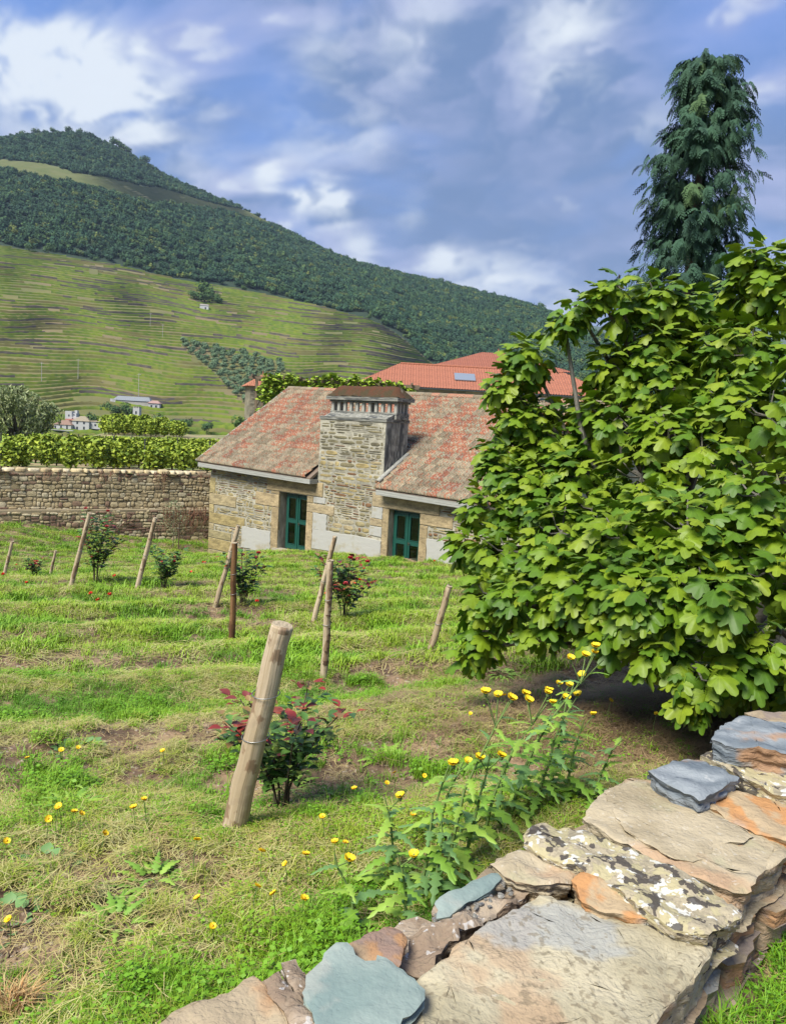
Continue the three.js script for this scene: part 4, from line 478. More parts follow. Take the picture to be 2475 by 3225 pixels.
// ---------------------------------------------------------------- the low schist wall in front: every slab its own stone
const slabTex = (f) => tex(640, 640, f), LA = (u, v) => tf(u, v, 5, 7, 1), LB = (u, v) => tf(u, v, 12, 5, 7), LC = (u, v) => tf(u, v, 60, 3, 13);
const schistBump = tex(768, 768, (u, v) => { const a = tf(u, v, 5, 7, 21), st = Math.floor((a + 1) * 6) / 6 - 1; return clamp(0.5 + 0.25 * a + 0.28 * st + 0.10 * tf(u, v, 60, 3, 2), 0, 1); }, false);
const slabLook = {
  beige: slabTex((u, v) => { let c = mix3([0.31, 0.275, 0.185], [0.42, 0.375, 0.26], sst(-0.4, 0.4, LA(u, v))); c = mix3(c, [0.36, 0.22, 0.13], sst(0.12, 0.42, tf(u, v, 4, 5, 17)) * 0.5); c = mix3(c, [0.30, 0.31, 0.295], sst(0.1, 0.4, tf(u, v, 4, 5, 23)) * 0.75); return mix3(c, [0.16, 0.13, 0.085], sst(0.2, 0.55, LC(u, v) + 0.4 * LB(u, v)) * 0.6); }),
  slate: slabTex((u, v) => { let c = mix3([0.175, 0.235, 0.22], [0.26, 0.315, 0.285], sst(-0.4, 0.4, LA(u, v))); c = mix3(c, [0.33, 0.34, 0.30], sst(0.2, 0.5, tf(u, v, 6, 5, 17)) * 0.6); return mix3(c, [0.32, 0.18, 0.08], sst(0.36, 0.5, tf(u, v, 3, 5, 29)) * 0.7); }),
  bluegrey: slabTex((u, v) => { let c = mix3([0.13, 0.155, 0.175], [0.24, 0.265, 0.28], sst(-0.4, 0.4, LA(u, v * 2))); c = mix3(c, [0.36, 0.20, 0.095], sst(0.22, 0.42, tf(u, v, 3, 5, 29)) * 0.8); return mix3(c, [0.42, 0.42, 0.40], sst(0.36, 0.6, LB(u, v)) * 0.6); }),
  brown: slabTex((u, v) => { let c = mix3([0.22, 0.17, 0.115], [0.35, 0.285, 0.19], sst(-0.4, 0.4, LA(u, v))); c = mix3(c, [0.37, 0.19, 0.085], sst(0.08, 0.38, tf(u, v, 3, 5, 19)) * 0.7); return mix3(c, [0.19, 0.155, 0.15], sst(0.15, 0.45, LB(u, v)) * 0.6); }),
  tan: slabTex((u, v) => { let c = mix3([0.30, 0.25, 0.165], [0.40, 0.34, 0.235], sst(-0.4, 0.4, LA(u, v))); c = mix3(c, [0.42, 0.26, 0.155], sst(0.05, 0.4, tf(u, v, 3, 5, 19)) * 0.6); c = mix3(c, [0.33, 0.33, 0.20], sst(0.2, 0.5, tf(u, v, 4, 5, 41)) * 0.5); return mix3(c, [0.5, 0.47, 0.4], sst(0.4, 0.6, LC(u, v)) * 0.4); }),
  orange: slabTex((u, v) => { const w = Math.sin((u * 5 + 0.9 * LA(u, v)) * 6.283); let c = mix3([0.38, 0.29, 0.18], [0.42, 0.22, 0.095], sst(-0.3, 0.8, w)); c = mix3(c, [0.34, 0.36, 0.33], sst(0.08, 0.36, tf(u, v, 3, 5, 23)) * 0.8); return mix3(c, [0.26, 0.15, 0.08], sst(0.3, 0.55, LB(u, v)) * 0.5); }),
  lichen: slabTex((u, v) => { let c = mix3([0.27, 0.235, 0.165], [0.36, 0.31, 0.215], sst(-0.4, 0.4, LC(u, v) + LA(u, v))); c = mix3(c, [0.40, 0.355, 0.20], sst(-0.12, 0.02, tf(u, v, 16, 5, 31)) * 0.75); c = mix3(c, [0.60, 0.60, 0.55], sst(0.24, 0.33, tf(u, v, 22, 4, 37)) * 0.8); return mix3(c, [0.055, 0.048, 0.045], sst(0.2, 0.27, tf(u, v, 14, 5, 43)) * 0.9); }),
  mortar: slabTex((u, v) => mix3(mix3([0.22, 0.165, 0.115], [0.34, 0.275, 0.205], sst(-0.4, 0.4, LA(u, v) + 0.4 * LC(u, v))), [0.48, 0.46, 0.43], sst(0.35, 0.5, tf(u, v, 50, 3, 47)) * 0.8)),
};
const SLM = {}; for (const k in slabLook) SLM[k] = mat(0xffffff, { map: rep(slabLook[k], k === 'lichen' ? 2.1 : 1.15), bumpMap: rep(schistBump, 1.6), bumpScale: k === 'slate' ? 0.007 : k === 'mortar' ? 0.02 : 0.016, roughness: 0.95, specularIntensity: 0.35 });
function slabGeo(P, y, th, o = {}) {
  const edge = o.edge ?? 0.02, amp = o.amp ?? 0.005, tess = o.tess ?? 0.03, relief = o.relief ?? 0.006, seed = o.seed ?? 1, out = [];
  for (let i = 0; i < P.length; i++) { const a = P[i], b = P[(i + 1) % P.length], l = Math.hypot(b[0] - a[0], b[1] - a[1]), n = Math.max(1, Math.round(l / edge)); for (let k = 0; k < n; k++) { const x = lerp(a[0], b[0], k / n), z = lerp(a[1], b[1], k / n), nx = (b[1] - a[1]) / l, nz = -(b[0] - a[0]) / l, j = amp * (0.8 * n2(x * 14 + seed, z * 14) + 1.0 * n2(x * 60, z * 60 + seed)); out.push([x + nx * j, z + nz * j]); } }
  const shape = new THREE.Shape(out.map((p) => new THREE.Vector2(p[0], -p[1])));
  let t = new TessellateModifier(tess, 7).modify(new THREE.ShapeGeometry(shape)); t.deleteAttribute('uv'); t.deleteAttribute('normal'); t = mergeVertices(t, 1e-5);
  const pa = t.attributes.position, uv = new Float32Array(pa.count * 2), tilt = o.tilt || [0, 0], cx = P[0][0], cz = P[0][1];
  const lift = (x, z) => { const a = fbm2(x * 5 + seed, z * 5, 4), lam = Math.floor((a + 0.6) * 4) / 4; return relief * (0.9 * a + 1.3 * lam) + 0.0022 * n2(x * 38, z * 38) + (x - cx) * tilt[0] + (z - cz) * tilt[1]; };
  for (let i = 0; i < pa.count; i++) {
    const x = pa.getX(i), z = -pa.getY(i); let dd = 9; for (let k = 0; k < out.length; k++) { const q = (out[k][0] - x) ** 2 + (out[k][1] - z) ** 2; if (q < dd) dd = q; }
    pa.setXYZ(i, x, y + lift(x, z) - Math.min(0.006, th * 0.2) * (1 - sst(0, 0.014, Math.sqrt(dd))), z); uv[i * 2] = x + seed * 0.37; uv[i * 2 + 1] = z + seed * 0.71;
  }
  t.setAttribute('uv', new THREE.BufferAttribute(uv, 2)); t.computeVertexNormals();
  const n = out.length, K = o.layers ?? 6, sp = [], su = [], si = []; let cxm = 0, czm = 0; for (const p of out) { cxm += p[0] / n; czm += p[1] / n; }
  for (let k = 0; k <= K; k++) for (const dup of k && k < K ? [0, 1] : [0]) {
    let len = 0;
    for (let i = 0; i <= n; i++) { const p = out[i % n], q = out[(i + 1) % n]; if (i) len += Math.hypot(p[0] - out[i - 1][0], p[1] - out[i - 1][1]); const d = Math.hypot(p[0] - cxm, p[1] - czm) || 1, lev = k - (dup ? 0 : k ? 1 : 0); const off = k === 0 ? 0 : (0.010 * n2(lev * 7.3 + seed, len * 5) - 0.006 - (o.under ?? 0.004) * lev + 0.006 * n2(len * 22, lev * 3 + seed)); sp.push(p[0] + (p[0] - cxm) / d * off, y + lift(p[0], p[1]) * (1 - k / K) - Math.min(0.006, th * 0.2) - (th - 0.006) * (k + 0.35 * n2(len * 3, k + seed) * (k && k < K ? 1 : 0)) / K, p[1] + (p[1] - czm) / d * off); su.push(len, k / K * th * 2 + seed * 0.3); }
  }
  const rings = sp.length / 3 / (n + 1); for (let k = 0; k < rings - 1; k++) for (let i = 0; i < n; i++) { const a = k * (n + 1) + i, b = a + n + 1; si.push(a, b, a + 1, a + 1, b, b + 1); }
  const side = geo(sp, si, su), bot = new THREE.ShapeGeometry(shape); { const b = bot.attributes.position; for (let i = 0; i < b.count; i++) b.setXYZ(i, b.getX(i), y - th - 0.001, -b.getY(i)); bot.computeVertexNormals(); }
  return merge([t, side, bot]);
}
{
  const lowWall = group(0, 0, 0), NAMES = { A: ['beige', 0.13, 'broad beige slab with orange and grey stains'], B: ['slate', 0.022, 'flat blue-green slate lying on top'], C: ['brown', 0.12, 'rust-brown slab at the near end'], D: ['mortar', 0.09, 'narrow weathered grey-brown stone'], E: ['mortar', 0.09, 'short dark weathered stone'], F: ['brown', 0.09, 'rounded brown stone behind the slate'], G: ['slate', 0.05, 'slate corner under the gravel'], H: ['tan', 0.07, 'small flat rust-stained grey stone'], I: ['orange', 0.09, 'small orange-brown stone'], J: ['lichen', 0.10, 'long slab crusted with yellow, white and black lichen'], K: ['tan', 0.12, 'large tan slab'], K2: ['brown', 0.013, 'flaking brown skin of the tan slab'], L: ['bluegrey', 0.11, 'thick blue-grey block with a rust spot'], M: ['orange', 0.10, 'slab with orange swirls'], N: ['lichen', 0.12, 'lichen-crusted slab'], O: ['bluegrey', 0.13, 'thick blue-grey slab at the far end'], Q: ['brown', 0.1, 'brown slab behind the blue-grey one'] };
  let k = 0;
  for (const id in SLABS) { const [y, ...P] = SLABS[id], [look, th, label] = NAMES[id]; k++; part('slab', slabGeo(P, y, th, { seed: k * 3.7, relief: look === 'slate' ? 0.003 : id === 'K2' ? 0.002 : look === 'lichen' ? 0.009 : 0.008, tilt: id === 'A' ? [0.0, -0.015] : [0, 0], layers: th < 0.03 ? 2 : 7 }), SLM[id === 'K2' ? 'tan' : look], lowWall, label); }
  part('mortar_bed', slabGeo(BED, 0.325, 0.09, { seed: 9, relief: 0.02, edge: 0.015, amp: 0.012 }), SLM.mortar, lowWall, 'broken mortar bed strewn with gravel');
  const at = (t, d) => [WL[0] + WD[0] * t + WN[0] * d, WL[1] + WD[1] * t + WN[1] * d], r = rng(71);
  const core = []; { const g = bx(6.6, 0.75, 0.5); g.rotateY(Math.atan2(-WD[1], WD[0])); const c = at(0.9, 0.36); g.translate(c[0], -0.12, c[1]); core.push(g); }
  part('core', merge(core), mat([0.13, 0.10, 0.07], { map: soilMap, roughness: 1 }), lowWall, 'dark earth and rubble between the stones');
  const looks = ['tan', 'brown', 'beige', 'mortar', 'tan', 'bluegrey', 'brown'];
  for (const [face, t0, t1, y0, y1] of [[1, -2.2, 3.9, -0.12, 0.27], [0, -2.4, 4.0, -0.55, 0.25]]) for (let y = y0; y < y1;) {
    const h = 0.055 + 0.06 * r();
    for (let t = t0 + r() * 0.2; t < t1;) { const w = 0.13 + 0.3 * r(), d0 = face ? 0.45 : 0.3, d1 = face ? 0.66 + 0.06 * r() - (0.27 - y) * -0.06 : -0.0 - 0.05 * r() + 0.06, P = [[t + 0.006, d0], [t + 0.006 + 0.02 * r(), lerp(d0, d1, 0.94)], [t + w * 0.3, d1 + 0.02 * (r() - 0.5)], [t + w * 0.7, d1 + 0.025 * (r() - 0.5)], [t + w - 0.01 - 0.02 * r(), lerp(d0, d1, 0.93)], [t + w - 0.006, d0]].map((p) => at(...p)); part('stone', slabGeo(P, y + h - 0.006 + 0.01 * (r() - 0.5), h - 0.006, { seed: r() * 50, edge: 0.04, amp: 0.008, tess: 0.12, layers: 3, under: 0 }), SLM[looks[Math.floor(r() * 7)]], lowWall); t += w; }
    y += h;
  }
  // out of frame the coping goes on with ordinary slabs
  for (const [t0, t1, d0, d1] of [[-2.4, -1.5, -0.03, 0.7], [-1.5, -0.98, 0.2, 0.72], [-0.96, -0.5, 0.42, 0.75], [2.9, 3.5, 0.1, 0.75], [3.5, 4.2, 0, 0.7], [1.62, 2.3, 0.62, 0.78], [2.2, 2.9, 0.55, 0.76]]) { const P = [[t0, d0], [(t0 + t1) / 2, d0 - 0.03], [t1 - 0.02, d0 + 0.02], [t1, (d0 + d1) / 2], [t1 - 0.03, d1], [t0 + 0.05, d1 + 0.02]].map((p) => at(...p)); part('slab', slabGeo(P, 0.345, 0.1, { seed: t0 * 9, tess: 0.06 }), SLM.tan, lowWall); }
  // loose chips of pale stone on the mortar
  const chips = [0, 1, 2, 3].map((i) => { const g = new THREE.IcosahedronGeometry(1, 1), p = g.attributes.position; for (let j = 0; j < p.count; j++) { const v = V(p.getX(j), p.getY(j), p.getZ(j)), q = 1 + 0.35 * n3(v.x * 1.3 + i * 9, v.y * 1.3, v.z * 1.3); p.setXYZ(j, v.x * q, v.y * q * 0.55, v.z * q); } g.computeVertexNormals(); return g; });
  const pale = [smat([0.55, 0.53, 0.48]), smat([0.42, 0.42, 0.42]), smat([0.38, 0.31, 0.22])];
  for (let i = 0; i < 46; i++) { const f = r(), b = BED, e = 0.15 + 0.7 * r(), p0 = b[1], p1 = b[3], q0 = b[9], q1 = b[5], a = mix3([...p0, 0], [...p1, 0], f), c = mix3([...q0, 0], [...q1, 0], f), x = lerp(a[0], c[0], e * e), z = lerp(a[1], c[1], e * e), s = 0.005 + 0.014 * r() * r(); const o = part('stone_chip', chips[i % 4], pale[Math.floor(r() * r() * 3)], lowWall); o.position.set(x, 0.337 + s * 0.3, z); o.scale.set(s * (1 + r()), s, s); o.rotation.y = r() * 6; }
  top(lowWall, 'schist_wall', 'low wall of broad flat schist slabs in the right foreground', 'wall');
}
// ---------------------------------------------------------------- leaning vine posts of peeled round wood
{
  const wood = (k, bark) => tex(256, 1024, (u, v) => { const g = tf(u * 3, v * 0.25, 8, 5, k), f = tf(u, v * 3, 10, 4, k + 5), b = sst(bark, bark + 0.12, tf(u, v * 2.2, 4, 5, k + 9)); let c = mix3([0.34, 0.265, 0.165], [0.47, 0.385, 0.27], sst(-0.4, 0.4, g)); c = mix3(c, [0.30, 0.23, 0.15], sst(0.2, 0.5, f) * 0.5); return mix3(c, [0.18, 0.11, 0.06], b * 0.8); });
  const wbump = tex(256, 1024, (u, v) => 0.5 + 0.3 * tf(u * 3, v * 0.25, 8, 5, 3) + 0.25 * tf(u, v * 2.2, 4, 5, 12), false);
  const tone = [wood(1, 0.07), wood(2, 0.14), wood(3, 0.1)].map((t) => mat(0xffffff, { map: rep(t, 1, 0.8), bumpMap: rep(wbump, 1, 0.8), bumpScale: 0.006, roughness: 0.85 }));
  const brownT = mat([0.42, 0.27, 0.16], { map: rep(wood(4, 0.1), 1, 0.8), bumpMap: rep(wbump, 1, 0.8), bumpScale: 0.006 }), end = mat([0.50, 0.41, 0.28], { map: stoneMap }), wire = mat([0.33, 0.33, 0.32], { metalness: 0.9, roughness: 0.45 }), barkM = mat([0.085, 0.05, 0.03], { roughness: 1 });
  const info = [['thick leaning post beside the rose bush nearest the wall', 0], ['slim upright post with dark horizontal bark marks', 1], ['slanting post crossing behind the slim bark-marked post', 2], ['dark brown upright post in front of a slanting pale one', 3], ['pale slanting post just behind the dark brown upright post', 0], ['pale knotty slanting post left of the cottage corner, before the stone pillar', 2], ['slanting post beside the tallest rose bush by the retaining wall', 1], ['short stub of a post, smallest on the left of the garden', 1], ['leaning post at the left edge of the picture', 2], ['slanting post half hidden by the fig leaves', 0]];
  POSTS.forEach((q, i) => {
    const b = V(q[0], gh(q[0], q[2]) - 0.15, q[2]), t = V(q[3], q[4], q[5]), L = t.clone().sub(b), g = group(b.x, b.y, b.z), n = 14, pts = [], r = rng(i + 200);
    for (let k = 0; k <= n; k++) { const f = k / n; pts.push([L.x * f + 0.006 * n2(i * 9, f * 3), L.y * f, L.z * f + 0.006 * n2(i * 9 + 4, f * 3), q[6] / 2 * (0.98 - 0.16 * f) * (1 + 0.05 * n2(i * 5, f * 6))]); }
    const R = q[6] / 2 * 0.9; pts.push([L.x * 1.003, L.y + 0.006, L.z * 1.003, R * 0.88]);
    part('pole', limb(pts, 14, 0.05), info[i][1] === 3 ? brownT : tone[info[i][1]], g);
    const cap = new THREE.CylinderGeometry(R * 0.86, R * 0.86, 0.006, 14); cap.applyQuaternion(new THREE.Quaternion().setFromUnitVectors(V(0, 1, 0), L.clone().normalize())); cap.translate(L.x * 1.005, L.y + 0.009, L.z * 1.005); part('cut_end', cap, end, g);
    const tie = (f) => { const c = L.clone().multiplyScalar(f), G = new THREE.TorusGeometry(q[6] / 2 * 1.05, 0.0025, 5, 22); G.rotateX(Math.PI / 2); G.rotateZ(0.25); G.applyQuaternion(new THREE.Quaternion().setFromUnitVectors(V(0, 1, 0), L.clone().normalize())); G.translate(c.x, c.y, c.z); part('wire_tie', G, wire, g); };
    tie(0.55); if (i < 5) tie(0.73);
    if (i === 1) for (let k = 0; k < 26; k++) { const f = 0.25 + 0.62 * r(), a = (r() - 0.5) * 2.2 + 0.5, G = new THREE.CylinderGeometry(q[6] / 2 * 1.045, q[6] / 2 * 1.045, 0.006 + 0.014 * r(), 6, 1, true, a, 0.4 + 0.8 * r()); G.translate(L.x * f, L.y * f, L.z * f); part('bark_strip', G, barkM, g); }
    top(g, 'wooden_post', info[i][0], 'post', 'old vine posts in the garden');
  });
}
// ---------------------------------------------------------------- buildings beyond the cottage
const clay = mat([0.40, 0.135, 0.07], { roughness: 0.95, map: rep(stoneMap, 0.6) }), white = mat([0.40, 0.405, 0.40], { roughness: 0.9 }), darkPane = mat([0.03, 0.035, 0.045], { roughness: 0.2 });
function ribSlope(a, b, c, d, pitch = 0.26, amp = 0.05) {        // eave a>b, ridge d>c above it; ribs run up the slope
  const A = V(...a), B = V(...b), C = V(...c), D = V(...d), e = B.clone().sub(A), L = e.length(); e.normalize();
  const up = D.clone().add(C).multiplyScalar(0.5).sub(A.clone().add(B).multiplyScalar(0.5)); up.addScaledVector(e, -up.dot(e)); const H = up.length(); up.normalize(); const n = e.clone().cross(up).normalize(); if (n.y < 0) n.negate();
  const sd = D.clone().sub(A).dot(e), sc = C.clone().sub(A).dot(e), p = [], uv = [], idx = [], m = Math.max(2, Math.round(L / pitch)) * 4;
  for (let i = 0; i <= m; i++) { const s = L * i / m, f = clamp(Math.min(1, sd > 0.01 ? s / sd : 1, L - sc > 0.01 ? (L - s) / (L - sc) : 1), 0, 1), o = amp * [0, 0.9, 1, 0.3][i % 4]; for (const t of [0, f * H]) { const q = A.clone().addScaledVector(e, s).addScaledVector(up, t).addScaledVector(n, o); p.push(q.x, q.y, q.z); uv.push(s, t); } }
  for (let i = 0; i < m; i++) { const k = i * 2; idx.push(k, k + 2, k + 1, k + 2, k + 3, k + 1); }
  return geo(p, idx, uv).toNonIndexed();
}
function hipRoof(x0, x1, z0, z1, y0, y1, rx0, rx1, pitch) { const zm = (z0 + z1) / 2; const g = [ribSlope([x0, y0, z0], [x1, y0, z0], [rx1, y1, zm], [rx0, y1, zm], pitch), ribSlope([x1, y0, z1], [x0, y0, z1], [rx0, y1, zm], [rx1, y1, zm], pitch), ribSlope([x0, y0, z1], [x0, y0, z0], [rx0, y1, zm], [rx0, y1, zm], pitch), ribSlope([x1, y0, z0], [x1, y0, z1], [rx1, y1, zm], [rx1, y1, zm], pitch)]; const m = merge(g); m.computeVertexNormals(); return m; }
const tileGrain = tex(256, 256, (u, v) => { const row = (v * 4) % 1, a = tf(u, v, 24, 3, 3), b = 0.9 + 0.5 * a + 0.12 * tf(u, v, 4, 3, 9); return [b * (row < 0.1 ? 0.6 : 0.85), b * (row < 0.1 ? 0.6 : 0.85), b * (row < 0.1 ? 0.62 : 0.87)].map((c) => clamp(c, 0, 1)); }), tiled = (c) => mat(c, { map: rep(tileGrain, 0.6), roughness: 0.95 });
const noTex = (c) => mat(c, { roughness: 0.95 });
{
  const q = group(7, -1, -80), s = tiled([0.40, 0.15, 0.085]), wallM = mat([0.36, 0.345, 0.30], { map: rep(stoneMap, 0.5) }), gut = noTex([0.03, 0.04, 0.045]);
  part('wall', merge([bx(23, 6.25, 9, 1, 3.1, 0)]), wallM, q);
  const st = []; const r = rng(3); for (let i = 0; i < 260; i++) { const w = 0.3 + 0.6 * r(); st.push(paint(bx(w, 0.16 + 0.1 * r(), 0.04, -10.3 + 22.6 * r(), 5.0 + 1.1 * r(), 4.5 + 0.015 * r()), mix3([0.28, 0.26, 0.20], [0.42, 0.40, 0.34], r()))); } part('wall_stones', merge(st), mat(0xffffff, { vertexColors: true }), q).userData.kind = 'stuff';
  const roof = part('roof', hipRoof(-11.4, 13.5, 5.2, -5.2, 6.3, 8.75, -7.2, 9.3), s, q, 'long red hipped clay tile roof');
  part('gutter', bx(25, 0.12, 0.14, 1, 6.22, 5.22), gut, roof);
  const sk = part('skylight', bx(2.0, 0.1, 1.7), mat([0.30, 0.34, 0.38], { roughness: 0.25, metalness: 0.4 }), roof, 'pale metal skylight'); sk.position.set(-0.8, 7.62, 2.7); sk.rotation.x = Math.atan2(2.45, 5.2);
  for (let k = -10; k < 13; k += 0.45) { if (k < -6.9 || k > 9) continue; const c = part('ridge_tile', new THREE.CylinderGeometry(0.12, 0.13, 0.46, 6), s, roof); c.rotation.z = Math.PI / 2; c.position.set(k, 8.8, 0); }
  for (const x of [-8, -4, 4, 8]) { const w = part('window', bx(1.0, 1.5, 0.06, x, 3.5, 4.5), noTex([0.05, 0.13, 0.1]), q); part('pane', bx(0.8, 1.3, 0.03, x, 3.5, 4.55), darkPane, w); }
  top(q, 'estate_house', 'long estate house with a red hipped roof and skylight behind the cottage', 'building');
  const u = group(11.4, -1, -95);
  part('wall', bx(14.4, 9.3, 11, 0, 4.65, 0), wallM, u);
  const ur = part('roof', hipRoof(-7.8, 7.8, 6.2, -6.2, 9.5, 11.75, -1.9, 1.2), tiled([0.34, 0.12, 0.07]), u, 'higher red hipped roof');
  part('gutter', merge([bx(15.6, 0.16, 0.16, 0, 9.4, 6.22), bx(0.1, 0.5, 0.1, -4, 9.15, 5.6), bx(0.1, 0.5, 0.1, -0.5, 9.15, 5.6)]), gut, ur); part('pinnacle', limb([[0, 11.7, 0, 0.16], [0, 12.1, 0, 0.1], [0, 12.3, 0, 0.03]], 6), s, ur);
  top(u, 'upper_house', 'higher house with dark gutter and red hipped roof, rising behind the estate house', 'building');
  const t = group(-17.2, -0.5, -100, 0.35), tw = part('wall', bx(3.7, 5.9, 3.7, 0, 2.95, 0), mat([0.27, 0.245, 0.175], { map: rep(stoneMap, 0.6) }), t);
  const ts = []; for (let i = 0; i < 200; i++) { const w = 0.2 + 0.4 * r(), f = r() < 0.5, a = (r() - 0.5) * 3.3, y = 0.3 + 5.3 * r(), g = f ? bx(w, 0.16, 0.05, a, y, 1.86) : bx(0.05, 0.16, w, 1.86, y, a); ts.push(paint(g, mix3([0.16, 0.145, 0.10], [0.34, 0.31, 0.23], r()))); } part('wall_stones', merge(ts), mat(0xffffff, { vertexColors: true }), t).userData.kind = 'stuff';
  const tr = part('roof', hipRoof(-2.35, 2.35, 2.35, -2.35, 5.9, 7.5, -0.02, 0.02), tiled([0.42, 0.17, 0.095]), t, 'red pyramid roof'); part('finial', limb([[0, 7.45, 0, 0.09], [0, 7.8, 0, 0.06], [0, 8.0, 0, 0.02]], 5), s, tr);
  part('window', bx(0.7, 1.0, 0.05, 0.2, 3.4, 1.87), darkPane, t);
  top(t, 'turret', 'square stone turret with a red pyramid roof left of the vine pergola', 'tower');
}
// arbour with its vine, and folded dark frames beyond the ridge
{
  const pg = group(-3, -1.2, -41), bm = noTex([0.16, 0.12, 0.08]);
  for (const x of [-4.2, -1.5, 1.2, 3.6]) for (const z of [-0.9, 0.9]) part('post', bx(0.12, 4.75, 0.12, x, 2.37, z), bm, pg); for (const z of [-0.9, 0.9]) part('beam', bx(8.6, 0.14, 0.1, -0.3, 4.82, z), bm, pg); for (let x = -4.4; x < 4; x += 0.8) part('rafter', bx(0.08, 0.1, 2.4, x, 4.94, 0), bm, pg);
  top(pg, 'pergola', 'timber pergola behind the cottage ridge, under the climbing vine', 'pergola');
  const r = rng(88), m = [], c = [], leaf = geo([-0.5, 0, 0, 0, 0.12, 0.55, 0.5, 0, 0, 0, 0.05, -0.5], [0, 1, 3, 1, 2, 3]);
  const add = (x, y, z) => { const s = 0.12 + 0.12 * r(); m.push(M4(x, y, z, r() * 6.28, s, s, s, r() * 1.4 - 0.4, (r() - 0.5) * 1.2)); c.push(mix3([0.13, 0.24, 0.015], [0.34, 0.44, 0.03], r())); };
  for (let i = 0; i < 5200; i++) { const f = r(), x = lerp(-6.9, 0.8, f), lump = 0.22 * n2(x * 1.3, 2) + 0.12 * n2(x * 4, 7), h = 3.68 + 0.2 * Math.sin(f * 3.1) + lump - (f > 0.9 ? (f - 0.9) * 4 : 0); add(x, h - r() * r() * 0.9, -41 + (r() - 0.5) * 2.4); }
  for (let i = 0; i < 2600; i++) { const a = r(), y = lerp(0.2, 3.4, a), x = -6.6 + (r() - 0.5) * (1.0 + 0.4 * n2(y, 3)) + 0.2 * n2(y * 2, 9), z = -40.6 + (r() - 0.5) * 1.5; add(x, y, z); }
  const v = group(-7.3, -1, -41); const im = instanced(leaf, mat(0xffffff, { roughness: 0.8 }), m.map((q) => q.premultiply(new THREE.Matrix4().makeTranslation(7.3, 1, 41))), c); im.name = 'foliage'; im.userData.kind = 'stuff'; v.add(im); part('stem', limb([[0, -0.2, 0.2, 0.07], [0.1, 1.5, 0.3, 0.05], [0, 3.2, 0.2, 0.04], [0.6, 4.3, 0, 0.03]], 6, 0.2), noTex([0.13, 0.1, 0.07]), v);
  top(v, 'climbing_vine', 'bright green climbing vine draped over the pergola behind the ridge', 'vine');
  const fr = group(1.2, 0.5, -37), dk = noTex([0.015, 0.025, 0.045]); [[-0.8, 2.35, 1.5, 2.02], [-0.8, 2.22, 1.5, 2.0], [-0.3, 2.42, 1.2, 2.06], [-0.9, 2.1, 1.6, 1.95]].forEach(([a, b, c_, d], i) => part('bar', limb([[a, b, -i * 0.35, 0.035], [c_, d, -i * 0.3, 0.03]], 5), dk, fr)); part('stand', merge([bx(0.07, 2.2, 0.07, -0.8, 1.1, 0), bx(0.07, 1.9, 0.07, 1.5, 0.95, -0.5)]), dk, fr);
  top(fr, 'awning_frame', 'folded dark metal awning frame showing just over the right-hand ridge', 'frame');
}
